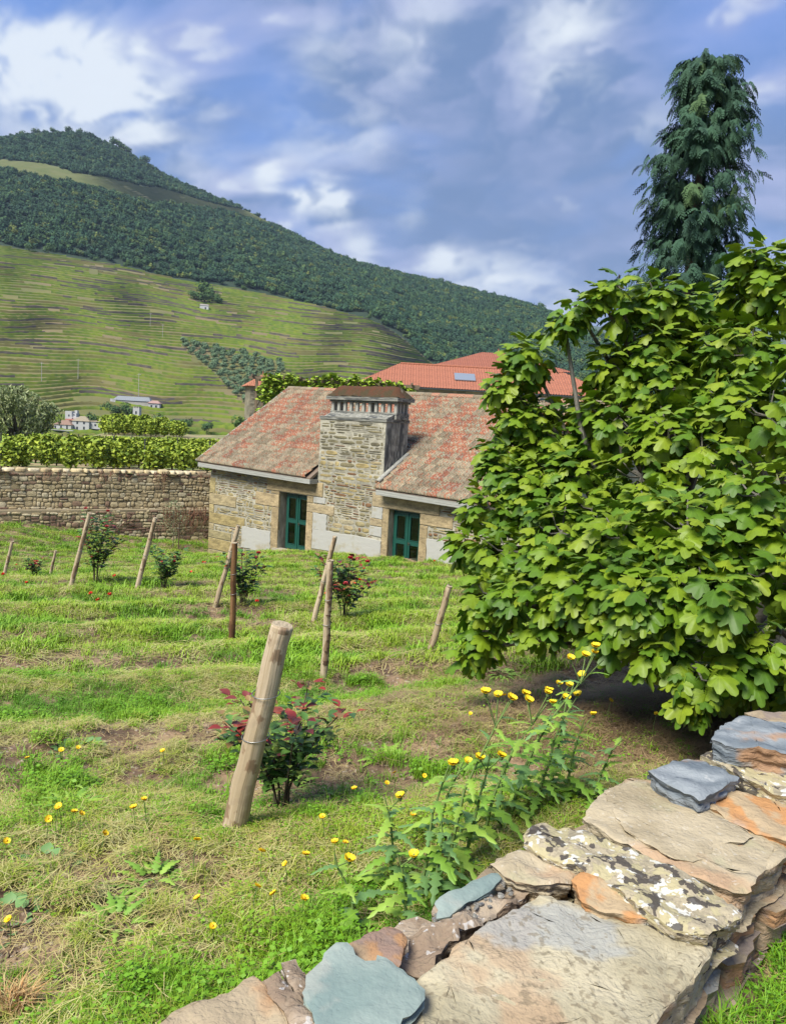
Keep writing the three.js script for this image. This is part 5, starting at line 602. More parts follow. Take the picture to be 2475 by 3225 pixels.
// white farm far below, and the buildings at the hill's foot
{
  const k = 0.0278, X0 = -145.6, Y0 = 9.95, Z = -290, X = (x) => X0 + k * x, Y = (x, y) => Y0 - k * y + 0.0016 * x;
  const roofM = noTex([0.24, 0.155, 0.115]), roofP = noTex([0.42, 0.17, 0.13]), pale = noTex([0.27, 0.23, 0.16]);
  const farm = group(X(900), -9.4, Z), bl = (x0, x1, yt, yb, dz, dep, wins, rf, rm, name) => {
    const w = (x1 - x0) * k, cx = X((x0 + x1) / 2) - X(900), y0 = Y(x0, yb) + 9.4, y1 = Y(x0, yt) + 9.4; const b = part(name || 'wing', bx(w, y1 - y0, dep, cx, (y0 + y1) / 2, dz - dep / 2), white, farm);
    if (rf) part('roof', hipRoof(cx - w / 2 - 0.25, cx + w / 2 + 0.25, dz + 0.25, dz - dep - 0.25, y1, y1 + rf * k, cx - w / 2 + w * 0.3, cx + w / 2 - w * 0.3, 0.5), rm, farm);
    for (const [wx, wy, ww, wh] of wins) part('window', bx(ww * k, wh * k, 0.06, X(wx) - X(900), Y(wx, wy) + 9.4, dz + 0.02), darkPane, farm);
  };
  bl(780, 1000, 580, 655, 4, 5, [[796, 622, 18, 46], [870, 622, 20, 50], [948, 622, 20, 50]], 58, roofM); bl(985, 1205, 535, 690, 2, 6, [[1052, 560, 22, 34], [1140, 562, 22, 36], [1050, 630, 22, 36], [1140, 630, 22, 36]], 66, pale); bl(1205, 1350, 545, 640, 1, 6, [[1275, 592, 24, 26]], 40, pale);
  bl(770, 860, 400, 660, -6, 4, [[822, 462, 16, 26]], 0, null, 'tower'); bl(860, 912, 430, 560, -6.5, 3, [[884, 455, 18, 14]], 0, null, 'tower'); bl(868, 905, 392, 440, -8, 1.5, [], 0, null, 'tower'); bl(862, 1050, 480, 640, -3, 4, [[915, 500, 18, 12], [990, 502, 18, 12]], 0, null); part('roof', bx(4.6, 0.5, 2, X(930) - X(900), Y(930, 520) + 9.4, -2), roofP, farm, 'pink lean-to roof');
  bl(580, 990, 652, 760, 6, 3, [[620, 668, 70, 30], [700, 672, 36, 28], [778, 680, 12, 26], [803, 680, 22, 26], [872, 682, 26, 26]], 0, null, 'terrace_block'); part('canopy', bx(14, 0.2, 1.5, X(820) - X(900), Y(820, 650) + 9.4, 6.6), white, farm);
  top(farm, 'white_farm', 'cluster of white farm buildings with brown roofs beyond the vines on the left', 'farm');
  const slate = noTex([0.20, 0.22, 0.235]);
  const lb = group(-112, 2.6, -336, 0.05); part('wall', bx(15, 3, 6, 0, 1.5, 0), noTex([0.34, 0.33, 0.30]), lb); part('gable', bx(2.4, 3.4, 5.6, -7.6, 1.7, 0.4), white, lb); part('roof', hipRoof(-7.9, 7.9, 3.3, -3.3, 3, 4.8, -6.5, 6.5, 0.8), slate, lb, 'grey slate roof'); part('window', bx(0.8, 1.2, 0.05, -7.7, 1.6, 3.22), darkPane, lb);
  top(lb, 'slate_barn', 'long low barn with a grey slate roof at the foot of the hill', 'barn');
  const sh = group(-102.4, 2.4, -334, 0.1); part('wall', bx(4.6, 2.6, 4, 0, 1.3, 0), white, sh); part('roof', hipRoof(-2.6, 2.6, 2.3, -2.3, 2.6, 3.8, -1.2, 1.2, 0.5), noTex([0.34, 0.22, 0.19]), sh); for (const x of [-1, 0.9]) part('window', bx(0.7, 0.9, 0.05, x, 1.4, 2.02), darkPane, sh); top(sh, 'small_house', 'small white house at the right end of the slate barn', 'house');
  const ch = group(-98.6, -6, -300); part('wall', bx(2.4, 8.6, 2.6, 0, 4.3, 0), white, ch); part('battlement', merge([-0.9, 0, 0.9].map((x) => bx(0.45, 0.5, 2.6, x, 8.85, 0))), noTex([0.33, 0.31, 0.27]), ch); part('window', bx(0.6, 1, 0.05, 0, 6.9, 1.32), darkPane, ch); top(ch, 'white_tower', 'square white tower standing in front of the slate barn', 'tower');
  const hut = group(-140.4, 74.2, -566.2, 0.25); part('wall', bx(6, 3.2, 4, 0, 1.6, 0), mat([0.5, 0.5, 0.49]), hut); part('roof', hipRoof(-3.2, 3.2, 2.2, -2.2, 3.2, 4.3, -2.6, 2.6, 0.8), noTex([0.27, 0.25, 0.22]), hut); part('door', bx(0.9, 2, 0.06, 0.8, 1.0, 2.03), darkPane, hut); top(hut, 'white_hut', 'tiny white hut beside a clump of trees on the far vineyard slope', 'hut');
  const pm = noTex([0.36, 0.35, 0.32]);
  [[-152.8, 11, -340], [-142.9, 14, -354], [-149.7, 50.5, -476], [-136, 42, -455], [-108, 8, -330]].forEach(([x, y, z], i) => { const g = group(x, y, z); part('pole', limb([[0, -0.5, 0, 0.16], [0, 9, 0, 0.1]], 5), pm, g); part('crossarm', bx(1.6, 0.14, 0.14, 0, 8.5, 0), pm, g); top(g, 'utility_pole', ['pale utility pole furthest left at the hill foot', 'pale utility pole second from the left at the hill foot', 'pale utility pole high up below the white hut', 'pale utility pole above the hillside track', 'pale utility pole by the slate barn'][i], 'pole', 'utility poles on the far hillside'); });
}
// ---------------------------------------------------------------- fig tree
const vein = tex(256, 256, (u, v) => { let x = u - 0.5, y = v, d = Math.abs(x), m = 1; for (const [a, l] of [[0, 1], [0.72, 0.8], [-0.72, 0.8], [1.45, 0.5], [-1.45, 0.5]]) { const ux = Math.sin(a), uy = Math.cos(a), py = y - 0.2, t = clamp(x * ux + py * uy, 0, l * 0.7), q = Math.hypot(x - ux * t, py - uy * t); m = Math.min(m, q / (0.012 * (1.1 - t))); } const g = 0.88 + 0.3 * tf(u, v, 10, 4, 3); return mix3([1.25, 1.2, 1.4], [g, g, g], sst(0.3, 1.4, m)).map((c) => clamp(c * 0.75, 0, 1)); });
function figLeaf(seed) {
  const r = rng(seed), lob = [[0, 1.0, 0.30], [0.78, 0.86, 0.27], [-0.78, 0.86, 0.27], [1.62, 0.60, 0.34], [-1.62, 0.60, 0.34]].map(([a, l, w]) => [a + 0.12 * (r() - 0.5), l * (0.9 + 0.2 * r()), w * (0.9 + 0.25 * r())]);
  const n = 34, rad = []; for (let i = 0; i < n; i++) { const a = -2.75 + 5.5 * i / (n - 1); let q = 0.40; for (const [b, l, w] of lob) q = Math.max(q, 0.40 + (l - 0.40) * Math.pow(Math.max(0, 1 - ((a - b) / (w * 1.55)) ** 2), 0.75)); if (Math.abs(a) > 2.35) q *= 0.75; rad.push([a, q * 0.66 * (0.97 + 0.06 * r())]); }
  const p = [], uv = [], idx = [], c0 = 0.22, fold = 0.25 + 0.35 * r(), droop = 0.35 + 0.5 * r(), twist = (r() - 0.5) * 0.3;
  const put = (x, y) => { const h = -droop * (y - c0) * Math.abs(y - c0) * 0.75 - fold * Math.abs(x) * 0.6 - 0.35 * x * x + 0.025 * Math.sin(x * 22 + seed) * Math.hypot(x, y - c0) + twist * x * y; p.push(x, y, h); uv.push(0.5 + x * 0.9, y * 0.95 + 0.02); };
  put(0, c0); for (const f of [0.45, 1]) for (const [a, q] of rad) put(Math.sin(a) * q * f, c0 + Math.cos(a) * q * f);
  for (let i = 0; i < n - 1; i++) { idx.push(0, 1 + i, 2 + i, 1 + i, 1 + n + i, 2 + i, 2 + i, 1 + n + i, 2 + n + i); }
  const b = p.length / 3; for (const [x, y, z] of [[-0.012, c0, 0.004], [0.012, c0, 0.004], [0.01, -0.25, 0.02], [-0.01, -0.25, 0.02]]) { p.push(x, y, z); uv.push(0.5, 0.3); } idx.push(b, b + 1, b + 2, b, b + 2, b + 3);
  return geo(p, idx, uv);
}
{
  const fig = group(2.9, -0.55, -6.5), O = V(2.9, -0.55, -6.5), r = rng(101), LG = [1, 2, 3, 4, 5].map((k) => figLeaf(k * 7)), bark = mat([0.22, 0.205, 0.18], { map: rep(stoneMap, 2, 2), bumpMap: rep(stoneBump, 2), bumpScale: 0.008, roughness: 0.95 });
  const tint = [[0.10, 0.22, 0.018], [0.20, 0.35, 0.015], [0.25, 0.39, 0.016], [0.13, 0.27, 0.014], [0.30, 0.42, 0.022], [0.23, 0.36, 0.016]], LM = tint.map((c) => mat(c, { map: vein, roughness: 0.5, specularIntensity: 0.6, transmission: 0.3, thickness: 0 }));
  const trunk = [[0, -0.1, 0, 0.17], [0.02, 0.35, 0.05, 0.14], [-0.05, 0.7, 0.1, 0.12]];
  part('trunk', limb(trunk, 9, 0.12), bark, fig, 'grey trunk deep in shade');
  const stems = [[-0.9, 1.0, 0.3], [0.3, 1.3, 0.6], [0.9, 1.2, -0.2], [-0.3, 1.5, -0.6], [0.1, 0.75, 1.1], [-1.1, 0.6, 0.9], [1.2, 0.8, 0.6]].map((p) => V(...p));
  for (const s of stems) part('limb', limb([[-0.03, 0.55, 0.08, 0.085], [s.x * 0.5, lerp(0.55, s.y, 0.6) - 0.05, s.z * 0.5, 0.06], [s.x, s.y, s.z, 0.045]], 7, 0.12), bark, fig);
  const L = [], eye = V(0, 1.65, 0);
  FIG.forEach(([x, y, z, R], i) => {
    const c = V(x, y, z).sub(O), s = stems.reduce((a, b) => (b.distanceTo(c) < a.distanceTo(c) ? b : a)), mid = s.clone().lerp(c, 0.55).add(V(0.15 * n2(i, 1), 0.12, 0.15 * n2(i, 2)));
    part('branch', limb([[s.x, s.y, s.z, 0.032], [mid.x, mid.y, mid.z, 0.022], [c.x, c.y, c.z, 0.012]], 6, 0.1), bark, fig);
    const tw = R < 0.1 ? 4 : 8 + Math.floor(R * 32);
    for (let k = 0; k < tw; k++) {
      const u = (k + r()) / tw * 1.7 - 0.75, a = k * 2.4 + r(), q = Math.sqrt(Math.max(0, 1 - u * u)), d = V(q * Math.cos(a), u, q * Math.sin(a)), tip = c.clone().addScaledVector(d, R * (0.62 + 0.4 * r()));
      if (k % 3 === 0) { const m2 = c.clone().lerp(tip, 0.5).add(V(0, -0.03, 0)); part('twig', limb([[c.x, c.y, c.z, 0.009], [m2.x, m2.y, m2.z, 0.007], [tip.x, tip.y, tip.z, 0.005]], 4), bark, fig); }
      const nl = 5 + Math.floor(r() * 4);
      for (let j = 0; j < nl; j++) {
        const b = j * 2.4 + r() * 0.8, lay = 0.25 + 0.75 * j / nl, out = V(Math.cos(b), 0.15 - 1.65 * lay + 0.4 * d.y, Math.sin(b)).addScaledVector(d, 0.85).normalize(), n = V(0, 0.9, 0).addScaledVector(d, 0.75).add(V(r() - 0.5, (r() - 0.5) * 0.4, r() - 0.5).multiplyScalar(1.0)); n.addScaledVector(out, -n.dot(out)).normalize();
        const sz = (0.115 + 0.08 * r()) * (y < -0.4 ? 1.12 : 1) * (0.75 + 0.4 * lay), pos = tip.clone().addScaledVector(out, 0.03 + 0.05 * lay).add(V(0, -0.03 * j / nl, 0)), xax = out.clone().cross(n);
        const m = new THREE.Matrix4().makeBasis(xax.multiplyScalar(sz), out.clone().multiplyScalar(sz), n.clone().multiplyScalar(sz)).setPosition(pos);
        const w = pos.clone().add(O), f = d.clone().dot(eye.clone().sub(w).normalize());
        L.push({ m, g: Math.floor(r() * 5), c: Math.floor(r() * 6), k: (f > 0.15 ? 1 : 0.2) * sz / w.distanceTo(eye) * (w.x > 0.45 * -w.z ? 0.5 : 1) });
      }
    }
  });
  L.sort((a, b) => b.k - a.k);
  const rest = [];
  L.forEach((q, i) => { if (i < 300) { const o = part('leaf', LG[q.g], LM[q.c], fig); o.applyMatrix4(q.m); } else rest.push(q); });
  const fol = group(); fol.name = 'foliage'; fol.userData.kind = 'stuff';
  LG.forEach((g, k) => { const l = rest.filter((q) => q.g === k); const im = instanced(g, mat(0xffffff, { map: vein, roughness: 0.5, specularIntensity: 0.6, transmission: 0.3, thickness: 0 }), l.map((q) => q.m), l.map((q) => tint[q.c])); im.name = 'leaves'; im.userData.kind = 'stuff'; fol.add(im); });
  fig.add(fol);
  top(fig, 'fig_tree', 'large spreading fig tree with broad lobed leaves on the right', 'tree');
}
// ---------------------------------------------------------------- tall dark conifer behind the fig
{
  const t = group(10.4, -2, -30), r = rng(131), spray = (() => { const p = [], idx = []; const q = rng(9); for (let k = 0; k < 15; k++) { const f = k / 15, x = f, y = -0.75 * f * f, s = (k % 2 ? 1 : -1), l = 0.34 * (1 - 0.55 * f) * (0.7 + 0.6 * q()), dz = s * l * 0.8, dy = -0.30 * l - 0.25 * l * q(), b = p.length / 3; p.push(x, y, 0, x + 0.09, y - 0.05, 0, x + l * 0.55 + 0.06, y + dy - 0.12, dz, x + l * 0.45, y + dy - 0.03, dz * 1.05); idx.push(b, b + 1, b + 2, b, b + 2, b + 3); } const b = p.length / 3; p.push(0, 0, -0.02, 0, 0, 0.02, 1.05, -0.85, 0); idx.push(b, b + 1, b + 2); return geo(p, idx); })();
  part('trunk', limb([[0, -0.3, 0, 0.34], [0, 6, 0, 0.26], [0.05, 12, 0, 0.14], [0.1, 16.6, 0, 0.04]], 8, 0.1), mat([0.10, 0.075, 0.055]), t);
  const edge = [[0, -1.9, 1.7], [7, -2.0, 1.75], [9.4, -1.95, 1.5], [10.5, -1.5, 1.7], [11.4, -1.2, 1.75], [12.5, -1.65, 1.6], [13.5, -1.5, 1.6], [14.6, -0.95, 1.55], [15.7, -1.15, 1.35], [16.5, -1.0, 1.3], [17.1, -0.8, 1.1], [17.6, -0.5, 0.6]];
  const at = (y, k) => { for (let i = 1; i < edge.length; i++) if (y <= edge[i][0]) return lerp(edge[i - 1][k], edge[i][k], (y - edge[i - 1][0]) / (edge[i][0] - edge[i - 1][0])); return edge[edge.length - 1][k] ; };
  const m = [], c = [];
  for (let b = 0; b < 480; b++) {
    const y0 = 3 + 14.3 * Math.pow(r(), 0.9), a = r() * 6.283, ca = Math.cos(a), sa = Math.sin(a), wide = Math.abs(ca < 0 ? at(y0, 1) : at(y0, 2)) * Math.abs(ca) + 1.5 * sst(18.6, 13, y0) * Math.abs(sa) + 0.2, len = wide * (0.54 + 0.42 * r()), lean = 0.4 + 0.7 * r(), tone = r();
    const cnt = 14;
    for (let k = 0; k < cnt; k++) { const f = 0.3 + 0.75 * Math.pow(k / cnt, 0.8), x = ca * len * f + 0.16 * (r() - 0.5), z = sa * len * f + 0.16 * (r() - 0.5), y = y0 + lean * f * len * 0.55 - 0.25 * f * f * len + 0.22 * (r() - 0.5), s = 0.30 + 0.26 * r(); m.push(M4(x, y, z, -a + (r() - 0.5) * 1.5, s, s, s, (r() - 0.5) * 0.9, -0.25 - 0.75 * r() + (f > 0.9 ? 0.35 : 0))); c.push(mix3(mix3([0.014, 0.05, 0.030], [0.028, 0.085, 0.042], tone), [0.06, 0.11, 0.03], tone > 0.92 ? 0.7 : 0.1 * r())); }
  }
  const im = instanced(spray, mat(0xffffff, { roughness: 0.85 }), m, c); im.name = 'crown'; im.userData.kind = 'stuff'; t.add(im);
  top(t, 'conifer', 'tall narrow dark cypress with drooping sprays behind the fig tree', 'tree');
}
// ---------------------------------------------------------------- small-leaved trees: big olive, grove, far bushes
const sliver = geo([-0.5, 0, 0, 0, 0.18, 0.06, 0.5, 0, 0, 0, -0.18, 0.06], [0, 1, 3, 1, 2, 3]);
{
  const r = rng(141), t = group(-24.3, -1.5, -50), m = [], c = [], lumps = [];
  part('trunk', limb([[0.1, -0.3, 0, 0.32], [0.25, 0.4, 0, 0.26], [0.3, 0.9, 0, 0.24]], 8, 0.2), mat([0.10, 0.085, 0.065], { map: stoneMap }), t);
  for (let i = 0; i < 46; i++) { const u = r() * 2 - 1, a = r() * 6.28, q = Math.sqrt(1 - u * u); const rr = 1.0 + 0.15 * r(); lumps.push([q * Math.cos(a) * 2.35 * rr - 0.3, 2.25 + u * 1.35 * rr + (u < 0 ? -0.1 : 0.1), q * Math.sin(a) * 2.1, 0.42 + 0.32 * r()]); }
  for (let i = 0; i < 7; i++) { const l = lumps[i * 6]; part('branch', limb([[0.3, 0.8, 0, 0.14], [l[0] * 0.5 + 0.1, lerp(0.8, l[1], 0.55), l[2] * 0.5, 0.08], [l[0], l[1], l[2], 0.03]], 6, 0.15), mat([0.09, 0.08, 0.06]), t); }
  for (const l of lumps) for (let k = 0; k < 210; k++) { const u = r() * 2 - 1, a = r() * 6.28, q = Math.sqrt(1 - u * u), R = l[3] * (0.75 + 0.4 * r()); const s = 0.2 + 0.14 * r(); m.push(M4(l[0] + q * Math.cos(a) * R, l[1] + u * R, l[2] + q * Math.sin(a) * R, r() * 6.28, s, s, s, r() * 3, 0.6 + r() * 1.4)); c.push(mix3([0.13, 0.18, 0.065], [0.33, 0.37, 0.17], r())); }
  const im = instanced(sliver, mat(0xffffff, { roughness: 0.7 }), m, c); im.name = 'crown'; im.userData.kind = 'stuff'; t.add(im);
  top(t, 'olive_tree', 'broad pale grey-green olive tree at the left edge above the vines', 'tree');
}
{
  const r = rng(151), tm = mat([0.08, 0.065, 0.05]);
  const bush = (k, cols, sx) => { const g = group(), b = leafBall(k, 420, 0.13, sx, 7); const n = b.attributes.position.count, q = rng(k), ca = []; for (let i = 0; i < n; i += 6) { const cc = mix3(cols[0], cols[1], q()); for (let j = 0; j < 6; j++) ca.push(...cc); } b.setAttribute('color', new THREE.BufferAttribute(new Float32Array(ca), 3)); b.translate(0, 1, 0); part('crown', b, mat(0xffffff, { vertexColors: true, roughness: 0.9 }), g).userData.kind = 'stuff'; part('trunk', limb([[0, -0.5, 0, 0.07], [0, 0.6, 0, 0.05]], 5), tm, g); return g; };
  const ol = [bush(1, [[0.065, 0.13, 0.06], [0.16, 0.23, 0.12]], 0.85), bush(2, [[0.065, 0.13, 0.06], [0.16, 0.23, 0.12]], 0.95)], gr = [bush(3, [[0.035, 0.085, 0.02], [0.075, 0.14, 0.03]], 0.9), bush(4, [[0.03, 0.08, 0.025], [0.07, 0.13, 0.03]], 0.8)];
  const place = (src, x, y, z, s, name, label, grp) => { const o = src.clone(); o.position.set(x, y, z); o.scale.setScalar(s); o.rotation.y = r() * 6; top(o, name, label, name === 'bush' ? 'bush' : 'tree', grp); };
  const hillY = (x, z) => { let best = 1e9, y = 0; for (let u = 6; u < NC - 4; u += 0.5) { const a = hillAt(u, 0), e = hillAt(u, 1), dx = e[0] - a[0], dz = e[2] - a[2], t = clamp(((x - a[0]) * dx + (z - a[2]) * dz) / (dx * dx + dz * dz), 0, 1), q = hillAt(u, t), d = (q[0] - x) ** 2 + (q[2] - z) ** 2; if (d < best) { best = d; y = q[1]; } } return y; };
  [[17.2, 9], [17.9, 7], [17.6, 8], [18.9, 7.5], [15.2, 5], [14.6, 6], [13.8, 5.5], [12.9, 6], [12.2, 5], [24.5, 4.5], [23.6, 4], [37.5, 5], [44, 5.5]].forEach(([u, s], i) => { const q = hillAt(u, 2); place(gr[i % 2], q[0], q[1] - 1, q[2], s, 'ridge_tree', i < 4 ? 'tall tree of the group standing on the hilltop' : 'single tree breaking the skyline of the hill', i < 4 ? 'trees on the hilltop' : 'trees along the skyline'); });
  let n = 0; const bb = [1e9, -1e9, 1e9, -1e9]; for (const p of GROVE) { bb[0] = Math.min(bb[0], p[0]); bb[1] = Math.max(bb[1], p[0]); bb[2] = Math.min(bb[2], p[1]); bb[3] = Math.max(bb[3], p[1]); }
  const done = [];
  for (let i = 0; i < 4000 && n < 95; i++) { const x = lerp(bb[0], bb[1], r()), z = lerp(bb[2], bb[3], r()); if (!inPoly(x, z, GROVE) || done.some((d) => Math.hypot(d[0] - x, d[1] - z) < 4.2)) continue; done.push([x, z]); n++; place(ol[n % 2], x, hillY(x, z) - 0.2, z, 1.7 + 1.0 * r(), 'grove_tree', 'round grey-green olive tree in the wedge-shaped grove on the far slope', 'olive trees of the far grove'); }
  [[-151, -612, 7.5], [-146.5, -590, 5.5], [-143, -600, 6], [-156, -598, 4.6], [-138, -596, 4]].forEach(([x, z, s], i) => place(gr[i % 2], x, hillY(x, z) - 1, z, s, 'hillside_tree', ['largest dark tree behind the white hut on the slope', 'middle tree of the clump by the white hut', 'rear tree of the clump by the white hut', 'left tree of the clump by the white hut', 'right-hand small tree of the clump by the white hut'][i], 'clump of trees by the white hut'));
  [[9.2, 4.5], [12.6, 4.2], [13.6, 5], [16.2, 3.2], [18, 3.8], [19.8, 3], [25, 3], [29, 2.6], [33, 2.8], [38, 2.6]].forEach(([u, s], i) => { const q = hillAt(u, 0.985); place(gr[i % 2], q[0], q[1] - 0.8, q[2], s, 'edge_tree', 'single round tree on the line between the far vineyard and the wood', 'trees along the far vineyard edge'); });
  [[-150, -330, 3.4], [-146, -328, 2.4], [-140, -326, 2.6], [-128, -325, 2], [-119, -322, 2.6], [-114, -320, 2.3], [-109, -319, 2.6], [-105, -316, 2.2], [-93, -312, 3], [-89, -311, 2.4], [-84, -310, 2.2], [-122, -300, 2.4], [-112, -292, 2.6], [-104, -288, 2], [-133, -310, 2.2], [-96, -288, 2.4], [-80, -300, 2.6], [-72, -300, 2.2]].forEach(([x, z, s], i) => place(gr[i % 2], x, z < -315 ? -1 : -5.5, z, s * 1.15, 'bush', 'dark round bush among the buildings at the hill foot', 'bushes at the hill foot'));
  place(gr[0], -17.6, -0.3, -88, 1.1, 'bush', 'single dark green bush standing above the vines left of the turret');
}
// ---------------------------------------------------------------- vineyard on the terrace
{
  const r = rng(301), wood = mat([0.09, 0.065, 0.045], { roughness: 1 }), lm = mat(0xffffff, { vertexColors: true, roughness: 0.75 });
  const ORD = ['first', 'second', 'third', 'fourth', 'fifth', 'sixth', 'seventh', 'eighth', 'ninth', 'tenth', 'eleventh', 'twelfth', 'thirteenth', 'fourteenth', 'fifteenth', 'sixteenth', 'seventeenth', 'eighteenth', 'nineteenth', 'twentieth'].concat(Array(20).fill('last visible'));
  const vine = (k) => {
    const q = rng(k), g = group(), p = [], col = [], idx = [];
    part('trunk', limb([[0, -0.1, 0, 0.045], [0.04 * (q() - 0.5), 0.25, 0.03, 0.04], [0.06 * (q() - 0.5), 0.45, 0, 0.035], [0.15 * (q() - 0.5), 0.62, 0.02, 0.025]], 6, 0.25), wood, g);
    for (let i = 0; i < 330; i++) { const y = 0.16 + 1.12 * Math.pow(q(), 0.9), w = (y < 0.45 ? 0.38 : 0.52) * (1.15 - 0.5 * sst(0.8, 1.3, y)), c = V((q() + q() - 1) * w, y, (q() + q() - 1) * w * 0.75), n = V(q() - 0.5, q() * 0.8, q() - 0.5).normalize(), t = V(q() - 0.5, q() - 0.5, q() - 0.5).cross(n).normalize(), b = t.clone().cross(n), s = 0.06 + 0.05 * q(), cc = mix3([0.12, 0.20, 0.012], [0.33, 0.40, 0.03], q()), o = p.length / 3; for (const [x, z, h] of [[-1, -0.2, 0], [-0.3, 1, 0.3], [0.9, 0.5, 0], [0.2, -1, 0.2]]) { const v = c.clone().addScaledVector(t, x * s).addScaledVector(b, z * s).addScaledVector(n, h * s); p.push(v.x, v.y, v.z); col.push(...cc); } idx.push(o, o + 1, o + 3, o + 1, o + 2, o + 3); }
    part('foliage', geo(p, idx, null, col), lm, g).userData.kind = 'stuff';
    return g;
  };
  const kinds = [11, 12, 13, 14, 15, 16].map(vine), flat = (g) => merge(g.children.map((o) => { const q = o.geometry.clone(); q.deleteAttribute('uv'); return q.attributes.color ? q : paint(q, [0.09, 0.065, 0.045]); })), spots = [], stakes = [];
  for (let row = 0; row < 30; row++) for (let i = -6; i < 68; i++) {
    const d = 1.2 + row * 2.1, a = -3 + i * 0.92 + (r() - 0.5) * 0.35, x = RWA[0] + RWD[0] * a + RWN[0] * d, z = RWA[1] + RWD[1] * a + RWN[1] * d; if (Math.abs(z - ROAD(x) - 1.0) < 2.6) { r(); continue; }
    const b = x / -z, far = z < ROAD(x); if (b < (far ? -0.37 : -0.62) || b > -0.08 || r() < 0.07) continue; if (Math.hypot(x + 24.3, z + 50) < 1.5) continue;
    const s = 0.85 + 0.35 * r(); (i % 6 === (row * 2) % 6 ? stakes : spots).push([x, terraceH(x, z), z, s, d]);
    if (i % 6 === (row * 2) % 6) spots.push([x + 0.3, terraceH(x, z), z + 0.1, s, d]);
  }
  spots.sort((a, b) => (b[2] - a[2])); const first = [], rest = [];
  for (const s of spots) (first.length < 290 && s[0] / -s[2] > -0.56 ? first : rest).push(s);
  first.forEach(([x, y, z, s, d], i) => { const o = kinds[i % 6].clone(); o.position.set(x, y, z); o.scale.setScalar(s * 0.9); o.rotation.y = r() * 6.28; top(o, 'grapevine', d < 2 ? 'leafy grapevine in the front row just above the retaining wall' : 'leafy grapevine in the ' + ORD[Math.round((d - 1.2) / 2.1)] + ' row back from the retaining wall', 'grapevine', 'vines on the terrace'); });
  const far = instanced(flat(kinds[2]), lm, rest.map(([x, y, z, s]) => M4(x, y, z, r() * 6.28, s * 1.2)), rest.map(() => { const k = 0.85 + 0.4 * r(); return [k, k, k]; }));
  top(far, 'vineyard', 'farther rows of bright green grapevines beyond the terrace track', 'vineyard', null, 'stuff');
  const dk = mat([0.05, 0.052, 0.05], { roughness: 0.7 }), sg = limb([[0, -0.2, 0, 0.035], [0, 1.4, 0, 0.03]], 6), cg = bx(0.085, 0.03, 0.085, 0, 1.41, 0);
  stakes.filter((s) => s[0] / -s[2] > -0.56 && s[2] > -75).slice(0, 70).forEach(([x, y, z]) => { const g = group(x, y, z); part('stake', sg, dk, g); part('cap', cg, dk, g); g.rotation.z = (r() - 0.5) * 0.06; top(g, 'vine_stake', 'dark upright stake among the vines on the terrace', 'stake', 'stakes of the terrace vineyard'); });
}
// ---------------------------------------------------------------- rose bushes
const ovalLeaf = (() => { const p = [], idx = [], uv = []; const n = 6; for (let i = 0; i <= n; i++) { const f = i / n, w = 0.34 * Math.sin(Math.PI * Math.pow(f, 0.85)) + 0.004; for (const s of [-1, 0, 1]) { p.push(s * w, f, 0.22 * f * f - 0.16 * Math.abs(s) * w * 2); uv.push(0.5 + s * w, f); } } for (let i = 0; i < n; i++) for (const k of [0, 1]) { const a = i * 3 + k; idx.push(a, a + 1, a + 3, a + 1, a + 4, a + 3); } return geo(p, idx, uv); })();
const petals = (n, open, seed) => { const r = rng(seed), g = []; for (let k = 0; k < n; k++) { const q = ovalLeaf.clone(); q.scale(1.7, 0.9, 1); q.rotateX(-open + 0.25 * (r() - 0.5)); q.rotateY(k / n * 6.283 * (n > 6 ? 2.4 : 1) + 0.2 * r()); g.push(q); } return merge(g); };
